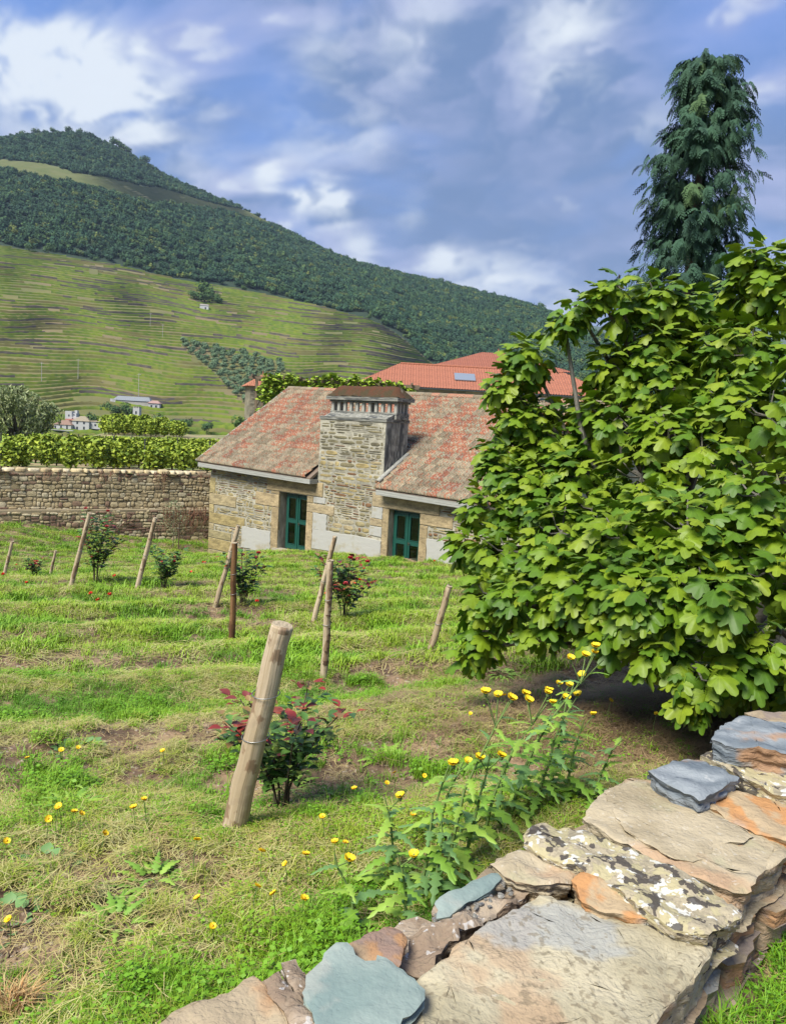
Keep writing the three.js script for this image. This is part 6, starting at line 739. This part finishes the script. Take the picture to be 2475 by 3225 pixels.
{
  const greens = [[0.07, 0.16, 0.028], [0.09, 0.20, 0.032], [0.055, 0.13, 0.03], [0.16, 0.23, 0.045]], reds = [[0.24, 0.028, 0.02], [0.16, 0.03, 0.025], [0.30, 0.07, 0.035], [0.24, 0.15, 0.05]], lm = (c) => mat(c, { roughness: 0.5, transmission: 0.2, thickness: 0 }), G = greens.map(lm), R = reds.map(lm), stem = mat([0.075, 0.06, 0.035]), flo = [mat([0.42, 0.012, 0.03], { roughness: 0.6 }), mat([0.5, 0.06, 0.07], { roughness: 0.6 })];
  const spec = [[1.0, 0.62, 0.34, 300, true, 0.05, 1, 'young rose bush with red new shoots beside the thick leaning post'], [1.45, 0.85, 0.42, 420, false, 0.3, 3, 'reddish rose bush behind the slim bark-marked post'], [1.2, 0.85, 0.36, 340, false, 0.1, 1, 'rose bush behind the dark brown upright post'], [1.0, 0.75, 0.34, 330, false, 0.06, 1, 'small green rose bush right of the knotty slanting post'], [1.55, 1.25, 0.46, 560, false, 0.12, 4, 'tallest rose bush, dark green with crimson blooms, near the retaining wall'], [0.9, 0.5, 0.2, 110, false, 0.3, 2, 'sparse little rose bush by the leftmost posts']];
  spec.forEach(([sc, h, w, n, single, red, nf, label], i) => {
    const x = ROSE_AT[i][0] + (i ? 0 : 0.09), z = ROSE_AT[i][1] + (i ? 0 : 0.3), g = group(x, gh(x, z) - 0.03, z), r = rng(400 + i), stems = [], leaves = { g: [], r: [] };
    const shoots = i === 0 ? 9 : 10, tips = [];
    for (let k = 0; k < shoots; k++) { const a = k / shoots * 6.28 + r(), l = h * (0.65 + 0.5 * r()), e = w * (0.4 + 0.7 * r()), p = []; for (let j = 0; j <= 4; j++) { const f = j / 4; p.push([Math.cos(a) * e * f * f + 0.03 * Math.cos(a) + 0.02 * n2(k, j), l * f, Math.sin(a) * e * f * f + 0.03 * Math.sin(a) + 0.02 * n2(k + 9, j), 0.007 * (1.1 - 0.6 * f)]); } part('stem', limb(p, 5), stem, g); tips.push(p); }
    for (let k = 0; k < (i ? n : n + 320); k++) {
      const p = tips[Math.floor(r() * shoots)], f = (i === 0 ? 0.32 : 0.3) + (i === 0 ? 0.68 : 0.7) * Math.pow(r(), 0.8), j = Math.min(3, Math.floor(f * 4)), t = f * 4 - j, c = mix3(p[j], p[j + 1], t), a = r() * 6.28, len = (i === 0 ? 0.062 : 0.085) * (0.7 + 0.6 * r()) * (i ? 1.15 : 1), off = 0.09 * r();
      const m = M4(c[0] + Math.cos(a) * off, c[1] + 0.03 * (r() - 0.3), c[2] + Math.sin(a) * off, Math.PI / 2 - a, len, len, len, 1.15 + 0.7 * (r() - 0.5), (r() - 0.5)), isRed = r() < (f > 0.86 ? (i ? red * 1.6 : 0.75) : f > 0.7 ? red * 1.2 : red * 0.5);
      if (single && k < n) part('leaf', ovalLeaf, (isRed ? R : G)[Math.floor(r() * 4)], g).applyMatrix4(m); else { const q = ovalLeaf.clone().applyMatrix4(m); q.deleteAttribute('uv'); leaves[isRed ? 'r' : 'g'].push(paint(q, (isRed ? reds : greens)[Math.floor(r() * 4)])); }
    }
    for (const k of ['g', 'r']) if (leaves[k].length) part(k === 'g' ? 'green_leaves' : 'red_leaves', merge(leaves[k]), mat(0xffffff, { vertexColors: true, roughness: 0.5 }), g).userData.kind = 'stuff';
    if (i) for (let k = 0; k < nf; k++) { const p = tips[k % shoots][4], q = part('flower', petals(9, 0.9, k), flo[k % 2], g); q.scale.setScalar(0.05); q.position.set(p[0], p[1] + 0.02, p[2]); }
    top(g, 'rose_bush', label, 'bush', 'rose bushes at the row ends');
  });
}
// ---------------------------------------------------------------- poppies and yellow daisies in the grass
{
  const r = rng(431), stem = mat([0.09, 0.17, 0.03]), pm = [mat([0.62, 0.025, 0.01], { roughness: 0.6 }), mat([0.66, 0.07, 0.02], { roughness: 0.6 })], ym = mat([0.72, 0.52, 0.01], { roughness: 0.6 }), yc = mat([0.6, 0.33, 0.01]), bk = mat([0.02, 0.015, 0.02]), pp = [petals(4, 0.75, 1), petals(4, 0.95, 2)], yp = petals(13, 1.35, 3), disc = new THREE.SphereGeometry(0.3, 8, 5);
  POPPY_AT.forEach(([x, z], i) => { const g = group(x, gh(x, z), z, r() * 6), h = 0.16 + 0.1 * r(), f = group(); part('stem', limb([[0, -0.02, 0, 0.003], [0.02, h * 0.6, 0, 0.0025], [0.03, h, 0.01, 0.002]], 4), stem, g); const q = part('petals', pp[i % 2], pm[i % 2], g); q.scale.setScalar(0.038 + 0.012 * r()); q.position.set(0.03, h, 0.01); q.rotation.set((r() - 0.3) * 0.9, 0, (r() - 0.5) * 0.8); const c = part('centre', disc, bk, g); c.scale.setScalar(0.03); c.position.set(0.03, h + 0.005, 0.01); top(g, 'poppy', 'red poppy standing alone in the grass among the posts', 'flower', 'poppies scattered in the garden'); });
  YELLOW_AT.forEach(([x, z], i) => { const g = group(x, gh(x, z), z, r() * 6), h = 0.09 + 0.09 * r(); part('stem', limb([[0, -0.02, 0, 0.002], [0.01, h * 0.6, 0, 0.0018], [0.015, h, 0.01, 0.0015]], 4), stem, g); const q = part('petals', yp, ym, g); q.scale.setScalar(0.016 + 0.007 * r()); q.position.set(0.015, h, 0.01); q.rotation.set((r() - 0.2) * 0.9, 0, (r() - 0.5) * 0.9); const c = part('centre', disc, yc, g); c.scale.setScalar(0.018); c.position.set(0.015, h + 0.003, 0.01); top(g, 'yellow_daisy', 'small yellow daisy-like flower in the near grass', 'flower', 'yellow flowers in the near grass'); });
}
// ---------------------------------------------------------------- sow thistles growing up against the low wall
const lobedLeaf = (() => { const p = [], idx = [], n = 10; for (let i = 0; i <= n; i++) { const f = i / n, w = (0.04 + 0.13 * Math.sin(Math.PI * Math.pow(f, 0.7))) * (i % 2 ? 1.4 : 0.5) * (1 - f * 0.3) + 0.01; for (const s of [-1, 0, 1]) p.push(s * w, f - Math.abs(s) * 0.05, 0.6 * f * f + 0.1 * Math.abs(s) * w); } for (let i = 0; i < n; i++) for (const k of [0, 1]) { const a = i * 3 + k; idx.push(a, a + 1, a + 3, a + 1, a + 4, a + 3); } return geo(p, idx); })();
{
  const lm = [mat([0.17, 0.33, 0.03], { roughness: 0.6, transmission: 0.2, thickness: 0 }), mat([0.25, 0.40, 0.045], { roughness: 0.6, transmission: 0.2, thickness: 0 }), mat([0.13, 0.26, 0.07], { roughness: 0.6, transmission: 0.2, thickness: 0 })], sm = mat([0.13, 0.20, 0.05]), ym = mat([0.74, 0.55, 0.01], { roughness: 0.6 }), bud = mat([0.10, 0.16, 0.05]), yp = petals(18, 1.3, 8);
  const spec = [[0.62, 16, 1, 0.1, 0.2], [0.80, 20, 3, 0.25, 0.1], [0.34, 12, 1, -0.15, 0.3], [0.70, 22, 3, 0.35, 0.15], [0.85, 22, 4, 0.45, -0.05], [0.60, 20, 3, 0.2, 0.1], [0.48, 18, 1, 0.1, 0.1], [0.36, 11, 1, -0.3, 0.2], [0.55, 18, 2, 0.1, 0.25], [0.45, 20, 1, 0.2, 0], [0.5, 22, 0, 0.15, 0.1], [0.62, 24, 2, 0.3, 0.05], [0.38, 20, 0, 0, 0.1], [0.66, 24, 2, 0.1, 0.1], [0.42, 22, 1, -0.1, 0.1], [0.4, 20, 0, 0.3, 0]], tell = ['sow thistle with one bloom, left of the tall leaning one', 'tall sow thistle with yellow blooms behind the slate', 'short leafy sow thistle by the mortar bed', 'leaning sow thistle with a thick stem behind the lichen slab', 'tallest sow thistle, with several yellow blooms', 'sow thistle with blooms right of the tallest one', 'bushy green sow thistle beside the large tan slab', 'small sow thistle with one bloom left of the slate', 'leafy sow thistle at the foot of the lichen slab', 'sow thistle just left of the tall leaning stem', 'flowerless sow thistle between the two tallest', 'sow thistle with two blooms behind the lichen slab', 'low flowerless sow thistle nearest the mortar bed', 'sow thistle with two blooms among the rightmost weeds', 'low sow thistle with one bloom left of the group', 'low flowerless sow thistle against the large tan slab'];
  spec.forEach(([h, n, nf, lx, lz], i) => {
    const [x, z] = i < 9 ? THISTLE_AT[i] : [[0.28, -3.35], [0.58, -3.62], [0.74, -3.9], [0.26, -2.95], [0.92, -4.0], [0.08, -3.1], [1.1, -3.85]][i - 9], g = group(x, gh(x, z) - 0.02, z), r = rng(460 + i), P = []; for (let k = 0; k <= 6; k++) { const f = k / 6; P.push([lx * f * f * h + 0.012 * n2(i, k), h * f, lz * f * h * 0.4 + 0.012 * n2(k, i + 5), 0.008 * (1.1 - 0.75 * f)]); }
    part('stem', limb(P, 6), sm, g);
    const pt = (f) => { const j = Math.min(5, Math.floor(f * 6)); return mix3(P[j], P[j + 1], f * 6 - j); };
    for (let k = 0; k < n; k++) { const f = Math.pow(k / n, 1.25) * 0.97, c = pt(f), l = (0.19 * (1 - 0.62 * f)) * (0.7 + 0.5 * r()), o = part('leaf', lobedLeaf, lm[Math.floor(r() * 3)], g); o.applyMatrix4(M4(c[0], c[1], c[2], k * 2.4 + r(), l, l, l, 0.75 + 0.5 * r() + 0.35 * (1 - f), (r() - 0.5) * 0.5)); }
    for (let k = 0; k < nf; k++) { const c = pt(0.86), a = k * 2.1 + r(), e = [c[0] + Math.cos(a) * 0.06, h * (0.98 + 0.1 * r()), c[2] + Math.sin(a) * 0.06]; part('flower_stalk', limb([[...c, 0.003], [...e, 0.0025]], 4), sm, g); const b = part('bud', new THREE.SphereGeometry(0.009, 7, 6), bud, g); b.scale.y = 1.5; b.position.set(e[0], e[1], e[2]); const q = part('flower', yp, ym, g); q.scale.setScalar(0.022 + 0.006 * r()); q.position.set(e[0], e[1] + 0.01, e[2]); q.rotation.set(0.5 * (r() - 0.1), 0, (r() - 0.5) * 0.8); }
    top(g, 'sow_thistle', tell[i], 'weed', 'sow thistles along the low wall');
  });
  const clumpTell = ['mallow clump on the bare patch left of the thick post', 'mallow clump at the left edge below the yellow flowers', 'mallow clump at the bottom left edge', 'leafy weed clump in the left middle of the garden', 'leafy weed clump at the foot of the near rose', 'leafy weed clump right of the near rose', 'leafy weed clump at the shaded edge of the fig', 'leafy weed clump behind the thick post', 'leafy weed clump between the near rose and the fig', 'leafy weed clump before the sow thistles', 'low weed clump left of the yellow flowers', 'bright weed clump below the thick post', 'low weed clump over the bare bank at lower left'];
  CLUMP_AT.forEach(([x, z], i) => { const r = rng(490 + i), g = group(x, gh(x, z) - 0.01, z), n = i < 3 ? 34 : 44, round = i < 3; for (let k = 0; k < n; k++) { const a = k * 2.4, q = 0.02 + 0.11 * Math.sqrt(k / n), l = (round ? 0.045 : 0.085) * (0.7 + 0.6 * r()), o = part('leaf', round ? ovalLeaf : lobedLeaf, lm[round ? 2 : Math.floor(r() * 2)], g); o.applyMatrix4(M4(Math.sin(a) * q * (round ? 1.2 : 0.9), 0.01 + 0.05 * r() * (1 - k / n), Math.cos(a) * q * (round ? 1.2 : 0.9), a, l * (round ? 1.5 : 1), l, l, 0.7 + 0.6 * (k / n), (r() - 0.5) * 0.4)); } top(g, 'weed_clump', clumpTell[i], 'weed', 'broad-leaved weeds in the garden'); });
}
// ---------------------------------------------------------------- odds and ends by the retaining wall
{
  const r = rng(520), rust = mat([0.10, 0.05, 0.035], { roughness: 0.9 }), [hx, hz] = MISC_AT[0];
  for (let k = 0; k < 9; k++) { const g = group(hx + 0.3 * (r() - 0.5), gh(hx, hz) + 0.02, hz + 0.25), a = [0.5, 0.75, 1.0, 0.25, 0.85, 0.4, 0.6, 0.15, 0.95][k], l = 0.9 + 0.8 * r(); part('rod', limb([[-0.5 + 0.15 * k * 0.4, 0.02 * k, 0.05 * k, 0.02], [-0.5 + 0.15 * k * 0.4 + l * Math.cos(a), 0.02 * k + l * Math.sin(a) * 0.75, 0.05 * k - 0.2, 0.018]], 5), rust, g); top(g, 'rusty_rod', 'rusty iron rod in the heap leaning on the retaining wall', 'rod', 'heap of rusty rods by the wall'); }
  const [px, pz] = MISC_AT[1], pg = group(px, gh(px, pz) - 0.1, pz), s = new THREE.Shape(); s.moveTo(-0.24, 0); s.lineTo(0.24, 0); s.lineTo(0.24, 0.85); s.quadraticCurveTo(0.22, 1.12, 0, 1.14); s.quadraticCurveTo(-0.22, 1.12, -0.24, 0.85); const e = new THREE.ExtrudeGeometry(s, { depth: 0.22, bevelEnabled: true, bevelSize: 0.02, bevelThickness: 0.02, bevelSegments: 1 }); part('pillar', e, mat([0.15, 0.17, 0.11], { map: stoneMap, bumpMap: stoneBump, bumpScale: 0.02 }), pg); part('side_slab', bx(0.5, 0.9, 0.1, -0.52, 0.45, 0.05), mat([0.33, 0.32, 0.28], { map: stoneMap }), pg); top(pg, 'stone_pillar', 'mossy round-topped stone slab standing by the retaining wall', 'stone');
  const [sx, sz] = MISC_AT[2], sg = group(sx, gh(sx, sz), sz), m = [], c = []; part('stem', limb([[0, -0.1, 0, 0.02], [0.03, 0.7, 0, 0.016], [-0.02, 1.5, 0, 0.008]], 5), mat([0.16, 0.14, 0.1]), sg); for (let i = 0; i < 900; i++) { const y = 0.5 + 1.4 * r(), w = 0.62 * Math.sin(Math.PI * clamp((y - 0.35) / 1.7, 0, 1)), a = r() * 6.28, q = Math.sqrt(r()) * w, l = 0.05 + 0.03 * r(); m.push(M4(Math.cos(a) * q, y, Math.sin(a) * q, r() * 6, l, l, l, r() * 3, r() * 3)); c.push(mix3([0.12, 0.17, 0.075], [0.25, 0.29, 0.15], r())); } const im = instanced(sliver, mat(0xffffff, { roughness: 0.7 }), m, c); im.name = 'crown'; im.userData.kind = 'stuff'; sg.add(im); top(sg, 'olive_sapling', 'thin grey-green olive sapling left of the cottage corner', 'tree');
  const st = group(sx + 0.25, gh(sx, sz), sz + 0.1); part('stake', limb([[0, -0.15, 0, 0.025], [0.02, 1.05, 0, 0.022]], 6), mat([0.12, 0.075, 0.05]), st); part('tie', new THREE.TorusGeometry(0.05, 0.006, 4, 10).rotateX(1.57).translate(-0.02, 0.8, 0), mat([0.2, 0.2, 0.18]), st); top(st, 'sapling_stake', 'thin brown stake supporting the olive sapling', 'stake');
}
// ---------------------------------------------------------------- grass, straw and stones of the garden floor
function tuft(seed, n, h, spread, wide, lean) { const r = rng(seed), p = [], idx = []; for (let k = 0; k < n; k++) { const a = r() * 6.283, q = spread * Math.sqrt(r()), x = Math.cos(a) * q, z = Math.sin(a) * q, b = r() * 6.283, hh = h * (0.5 + 0.6 * r()), w = wide * (0.6 + 0.7 * r()), l = hh * lean * (0.3 + r()), cx = Math.cos(b), cz = Math.sin(b), o = p.length / 3; p.push(x - cz * w, 0, z + cx * w, x + cz * w, 0, z - cx * w, x + cx * l * 0.35 - cz * w * 0.8, hh * 0.6, z + cz * l * 0.35 + cx * w * 0.8, x + cx * l * 0.35 + cz * w * 0.8, hh * 0.6, z + cz * l * 0.35 - cx * w * 0.8, x + cx * l, hh * (1 - 0.25 * lean), z + cz * l); idx.push(o, o + 1, o + 2, o + 1, o + 3, o + 2, o + 2, o + 3, o + 4); } return geo(p, idx); }
function strawMat(seed, n, len, spread) { const r = rng(seed), p = [], idx = []; for (let k = 0; k < n; k++) { const a = r() * 6.283, q = spread * Math.sqrt(r()), x = Math.cos(a) * q, z = Math.sin(a) * q, b = r() * 6.283, l = len * (0.3 + 0.9 * r()), w = (0.0007 + 0.0008 * r()) * (len > 0.15 ? 2 : 1), y0 = 0.006 + 0.02 * r(), y1 = 0.006 + 0.035 * r(), bend = (r() - 0.5) * 0.4 * l, cx = Math.cos(b), cz = Math.sin(b), o = p.length / 3; for (const [f, y, s] of [[-0.5, y0, 0], [0, (y0 + y1) / 2 + 0.008 * r(), bend], [0.5, y1, 0]]) p.push(x + cx * l * f - cz * (w + s), y, z + cz * l * f + cx * (w + s), x + cx * l * f + cz * (w - s), y, z + cz * l * f - cx * (w - s)); idx.push(o, o + 1, o + 2, o + 1, o + 3, o + 2, o + 2, o + 3, o + 4, o + 3, o + 5, o + 4); } return geo(p, idx); }
function herb(seed) { const r = rng(seed), p = [], idx = []; for (let k = 0; k < 26; k++) { const a = r() * 6.28, q = 0.05 * Math.sqrt(r()), y = 0.015 + 0.05 * r(), s = 0.005 + 0.006 * r(), b = r() * 6.28, x = Math.cos(a) * q, z = Math.sin(a) * q, cx = Math.cos(b) * s, cz = Math.sin(b) * s, t = (r() - 0.5) * s * 1.2, o = p.length / 3; p.push(x - cx, y, z - cz, x + cz * 0.7, y + t, z - cx * 0.7, x + cx, y + 0.3 * t, z + cz, x - cz * 0.7, y - t, z + cx * 0.7); idx.push(o, o + 1, o + 2, o, o + 2, o + 3); } return geo(p, idx); }
{
  const r = rng(601), kinds = { fine: [tuft(1, 15, 0.075, 0.035, 0.0013, 0.8), [], []], lush: [tuft(2, 15, 0.12, 0.045, 0.0019, 0.9), [], []], broad: [tuft(3, 9, 0.085, 0.03, 0.004, 1.1), [], []], herb: [herb(4), [], []], straw: [strawMat(5, 20, 0.10, 0.07), [], []], farTuft: [tuft(6, 18, 0.10, 0.10, 0.0042, 0.9), [], []], farStraw: [strawMat(7, 16, 0.2, 0.16), [], []] };
  const houseIn = (x, z) => { const dx = x + 7, dz = z + 30, s = dx * 0.766 + dz * 0.643, n = -dx * 0.643 + dz * 0.766; return s > 0 && s < 14.2 && n < 0.02 && n > -7.6; };
  const add = (k, x, z, s, c, flat) => { kinds[k][1].push(M4(x, gh(x, z) - 0.004, z, r() * 6.283, s, flat ? s : s * (0.75 + 0.5 * r()), s, (r() - 0.5) * 0.3, (r() - 0.5) * 0.3)); kinds[k][2].push(c); };
  const g1 = [0.08, 0.225, 0.004], g2 = [0.175, 0.335, 0.005], g3 = [0.275, 0.37, 0.014], hay = [0.44, 0.375, 0.14], hay2 = [0.36, 0.26, 0.12], hay3 = [0.44, 0.43, 0.17];
  const scatter = (z0, z1, dens, far) => {
    const n = Math.round(dens * ((z1 * z1 - z0 * z0) * 0.64 + 2.4 * (z1 - z0)));
    for (let i = 0; i < n; i++) {
      const z = -Math.sqrt(lerp(z0 * z0, z1 * z1, r())), x = (r() * 2 - 1) * (0.64 * -z + 1.2);
      if (wallSide(x, z) > 0.12 || houseIn(x, z) || rwSide(x, z) > -0.45) continue;
      const b = bare(x, z), fg = nearFig(x, z), w = rowWave(x, z), p = fbm2(x * 0.8 + 11, z * 1.1, 3), q = fbm2(x * 0.45 - 4, z * 0.6 + 8, 3), mown = clamp(sst(-0.3, 0.25, q + 0.22 * w) + 0.35 * sst(-5.2, -2.6, z) * sst(-0.15, 0.3, fbm2(x * 1.3, z * 1.3 + 5, 2)), 0, 1);
      if (r() < b * 0.93) { if (r() < 0.06) add(far ? 'farStraw' : 'straw', x, z, 0.7 + 0.6 * r(), mix3(hay, hay2, r()), 1); continue; }
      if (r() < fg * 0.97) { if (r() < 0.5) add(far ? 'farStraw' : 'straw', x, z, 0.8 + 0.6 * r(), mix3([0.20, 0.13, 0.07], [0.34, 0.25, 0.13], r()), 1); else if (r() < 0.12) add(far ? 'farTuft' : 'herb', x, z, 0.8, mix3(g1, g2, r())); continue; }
      const t = clamp(0.5 + p * 0.9 + 0.5 * (r() - 0.5), 0, 1), col = mix3(mix3(g1, g2, t), g3, mown * (0.35 + 0.5 * r()));
      if (r() < mown * (far ? 0.3 : 0.42)) { add(far ? 'farStraw' : 'straw', x, z, 0.8 + 0.5 * r(), r() < 0.5 ? mix3(hay, hay3, r()) : mix3(hay2, g3, r()), 1); continue; }
      const k = r(), tall = 0.52 + 0.62 * sst(-0.1, 0.4, p) * (1 - 0.6 * mown) + 0.2 * r();
      if (far) add('farTuft', x, z, tall * (0.9 + 0.5 * r()), col);
      else if (k < 0.52) add('fine', x, z, tall * 1.1, col); else if (k < 0.70) add('lush', x, z, tall * 0.95, col); else if (k < 0.84) add('broad', x, z, tall * 0.9, mix3(col, g1, 0.4)); else add('herb', x, z, tall * 1.2, mix3(col, g1, 0.55));
    }
  };
  scatter(1.7, 4.2, 2100, false); scatter(4.2, 7.5, 1150, false); scatter(7.5, 13, 330, true); scatter(13, 34, 120, true);
  // the path side of the wall
  for (let i = 0; i < 2200; i++) { const t = -0.5 + 4 * r(), d = 0.66 + 0.5 * r() * r(), x = WL[0] + WD[0] * t + WN[0] * d, z = WL[1] + WD[1] * t + WN[1] * d; if (fbm2(x * 3, z * 3, 2) < 0.02) continue; const k = r() < 0.3 ? 'lush' : r() < 0.5 ? 'broad' : r() < 0.5 ? 'herb' : 'straw'; kinds[k][1].push(M4(x, pathH(x, z), z, r() * 6.28, 0.7 + 0.4 * r(), 0.45 + 0.5 * r(), 0.7 + 0.4 * r())); kinds[k][2].push(k === 'straw' ? hay : mix3(g1, g2, r())); }
  const lm = mat(0xffffff, { roughness: 0.6 }), say = { fine: ['fine_grass', 'short fine green grass over the garden'], lush: ['grass', 'taller lush green grass along the old rows'], broad: ['broad_grass', 'broad-bladed grass among the finer grass'], herb: ['clover', 'low clover and small herbs between the grass'], straw: ['cut_straw', 'dry cut straw lying on the mown strips'], farTuft: ['far_grass', 'green grass of the garden farther off'], farStraw: ['far_straw', 'pale cut straw farther down the garden'] };
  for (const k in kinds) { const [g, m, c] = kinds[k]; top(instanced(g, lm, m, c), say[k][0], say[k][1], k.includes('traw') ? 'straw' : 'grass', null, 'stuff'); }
  // pebbles and clods on the bare soil
  const peb = new THREE.IcosahedronGeometry(1, 1); { const p = peb.attributes.position; for (let j = 0; j < p.count; j++) { const q = 1 + 0.3 * n3(p.getX(j) * 1.4, p.getY(j) * 1.4, p.getZ(j) * 1.4); p.setXYZ(j, p.getX(j) * q, p.getY(j) * q * 0.7, p.getZ(j) * q); } peb.computeVertexNormals(); }
  const pm = [], pc = []; for (let i = 0; i < 60000 && pm.length < 9000; i++) { const z = -1.8 - 14 * r() * r(), x = (r() * 2 - 1) * 0.62 * -z; if (wallSide(x, z) > 0 || r() > bare(x, z) + 0.02) continue; const s = 0.004 + 0.014 * r() * r() * r(); pm.push(M4(x, gh(x, z) + s * 0.25, z, r() * 6, s * (1 + r()), s, s, r(), r())); pc.push(mix3([0.17, 0.115, 0.07], [0.40, 0.34, 0.26], r() * r())); }
  top(instanced(peb, mat(0xffffff, { roughness: 1 }), pm, pc), 'pebbles', 'small stones and clods on the bare soil', 'stones', null, 'stuff');
  // the orange tuft of dead grass by the near corner
  const [tx, tz] = MISC_AT[3], tg = group(tx, gh(tx, tz), tz); for (let k = 0; k < 5; k++) { const o = part('blades', tuft(700 + k, 40, 0.11, 0.05, 0.0018, 1.1), mat(mix3([0.38, 0.2, 0.07], [0.46, 0.33, 0.15], k / 4)), tg); o.rotation.y = k; } top(tg, 'dead_tuft', 'tuft of orange dead grass in the bottom left corner', 'grass');
}
scene.fog = new THREE.FogExp2(new THREE.Color().setRGB(0.55, 0.72, 1.0), 0.00009);
renderer.render(scene, camera);
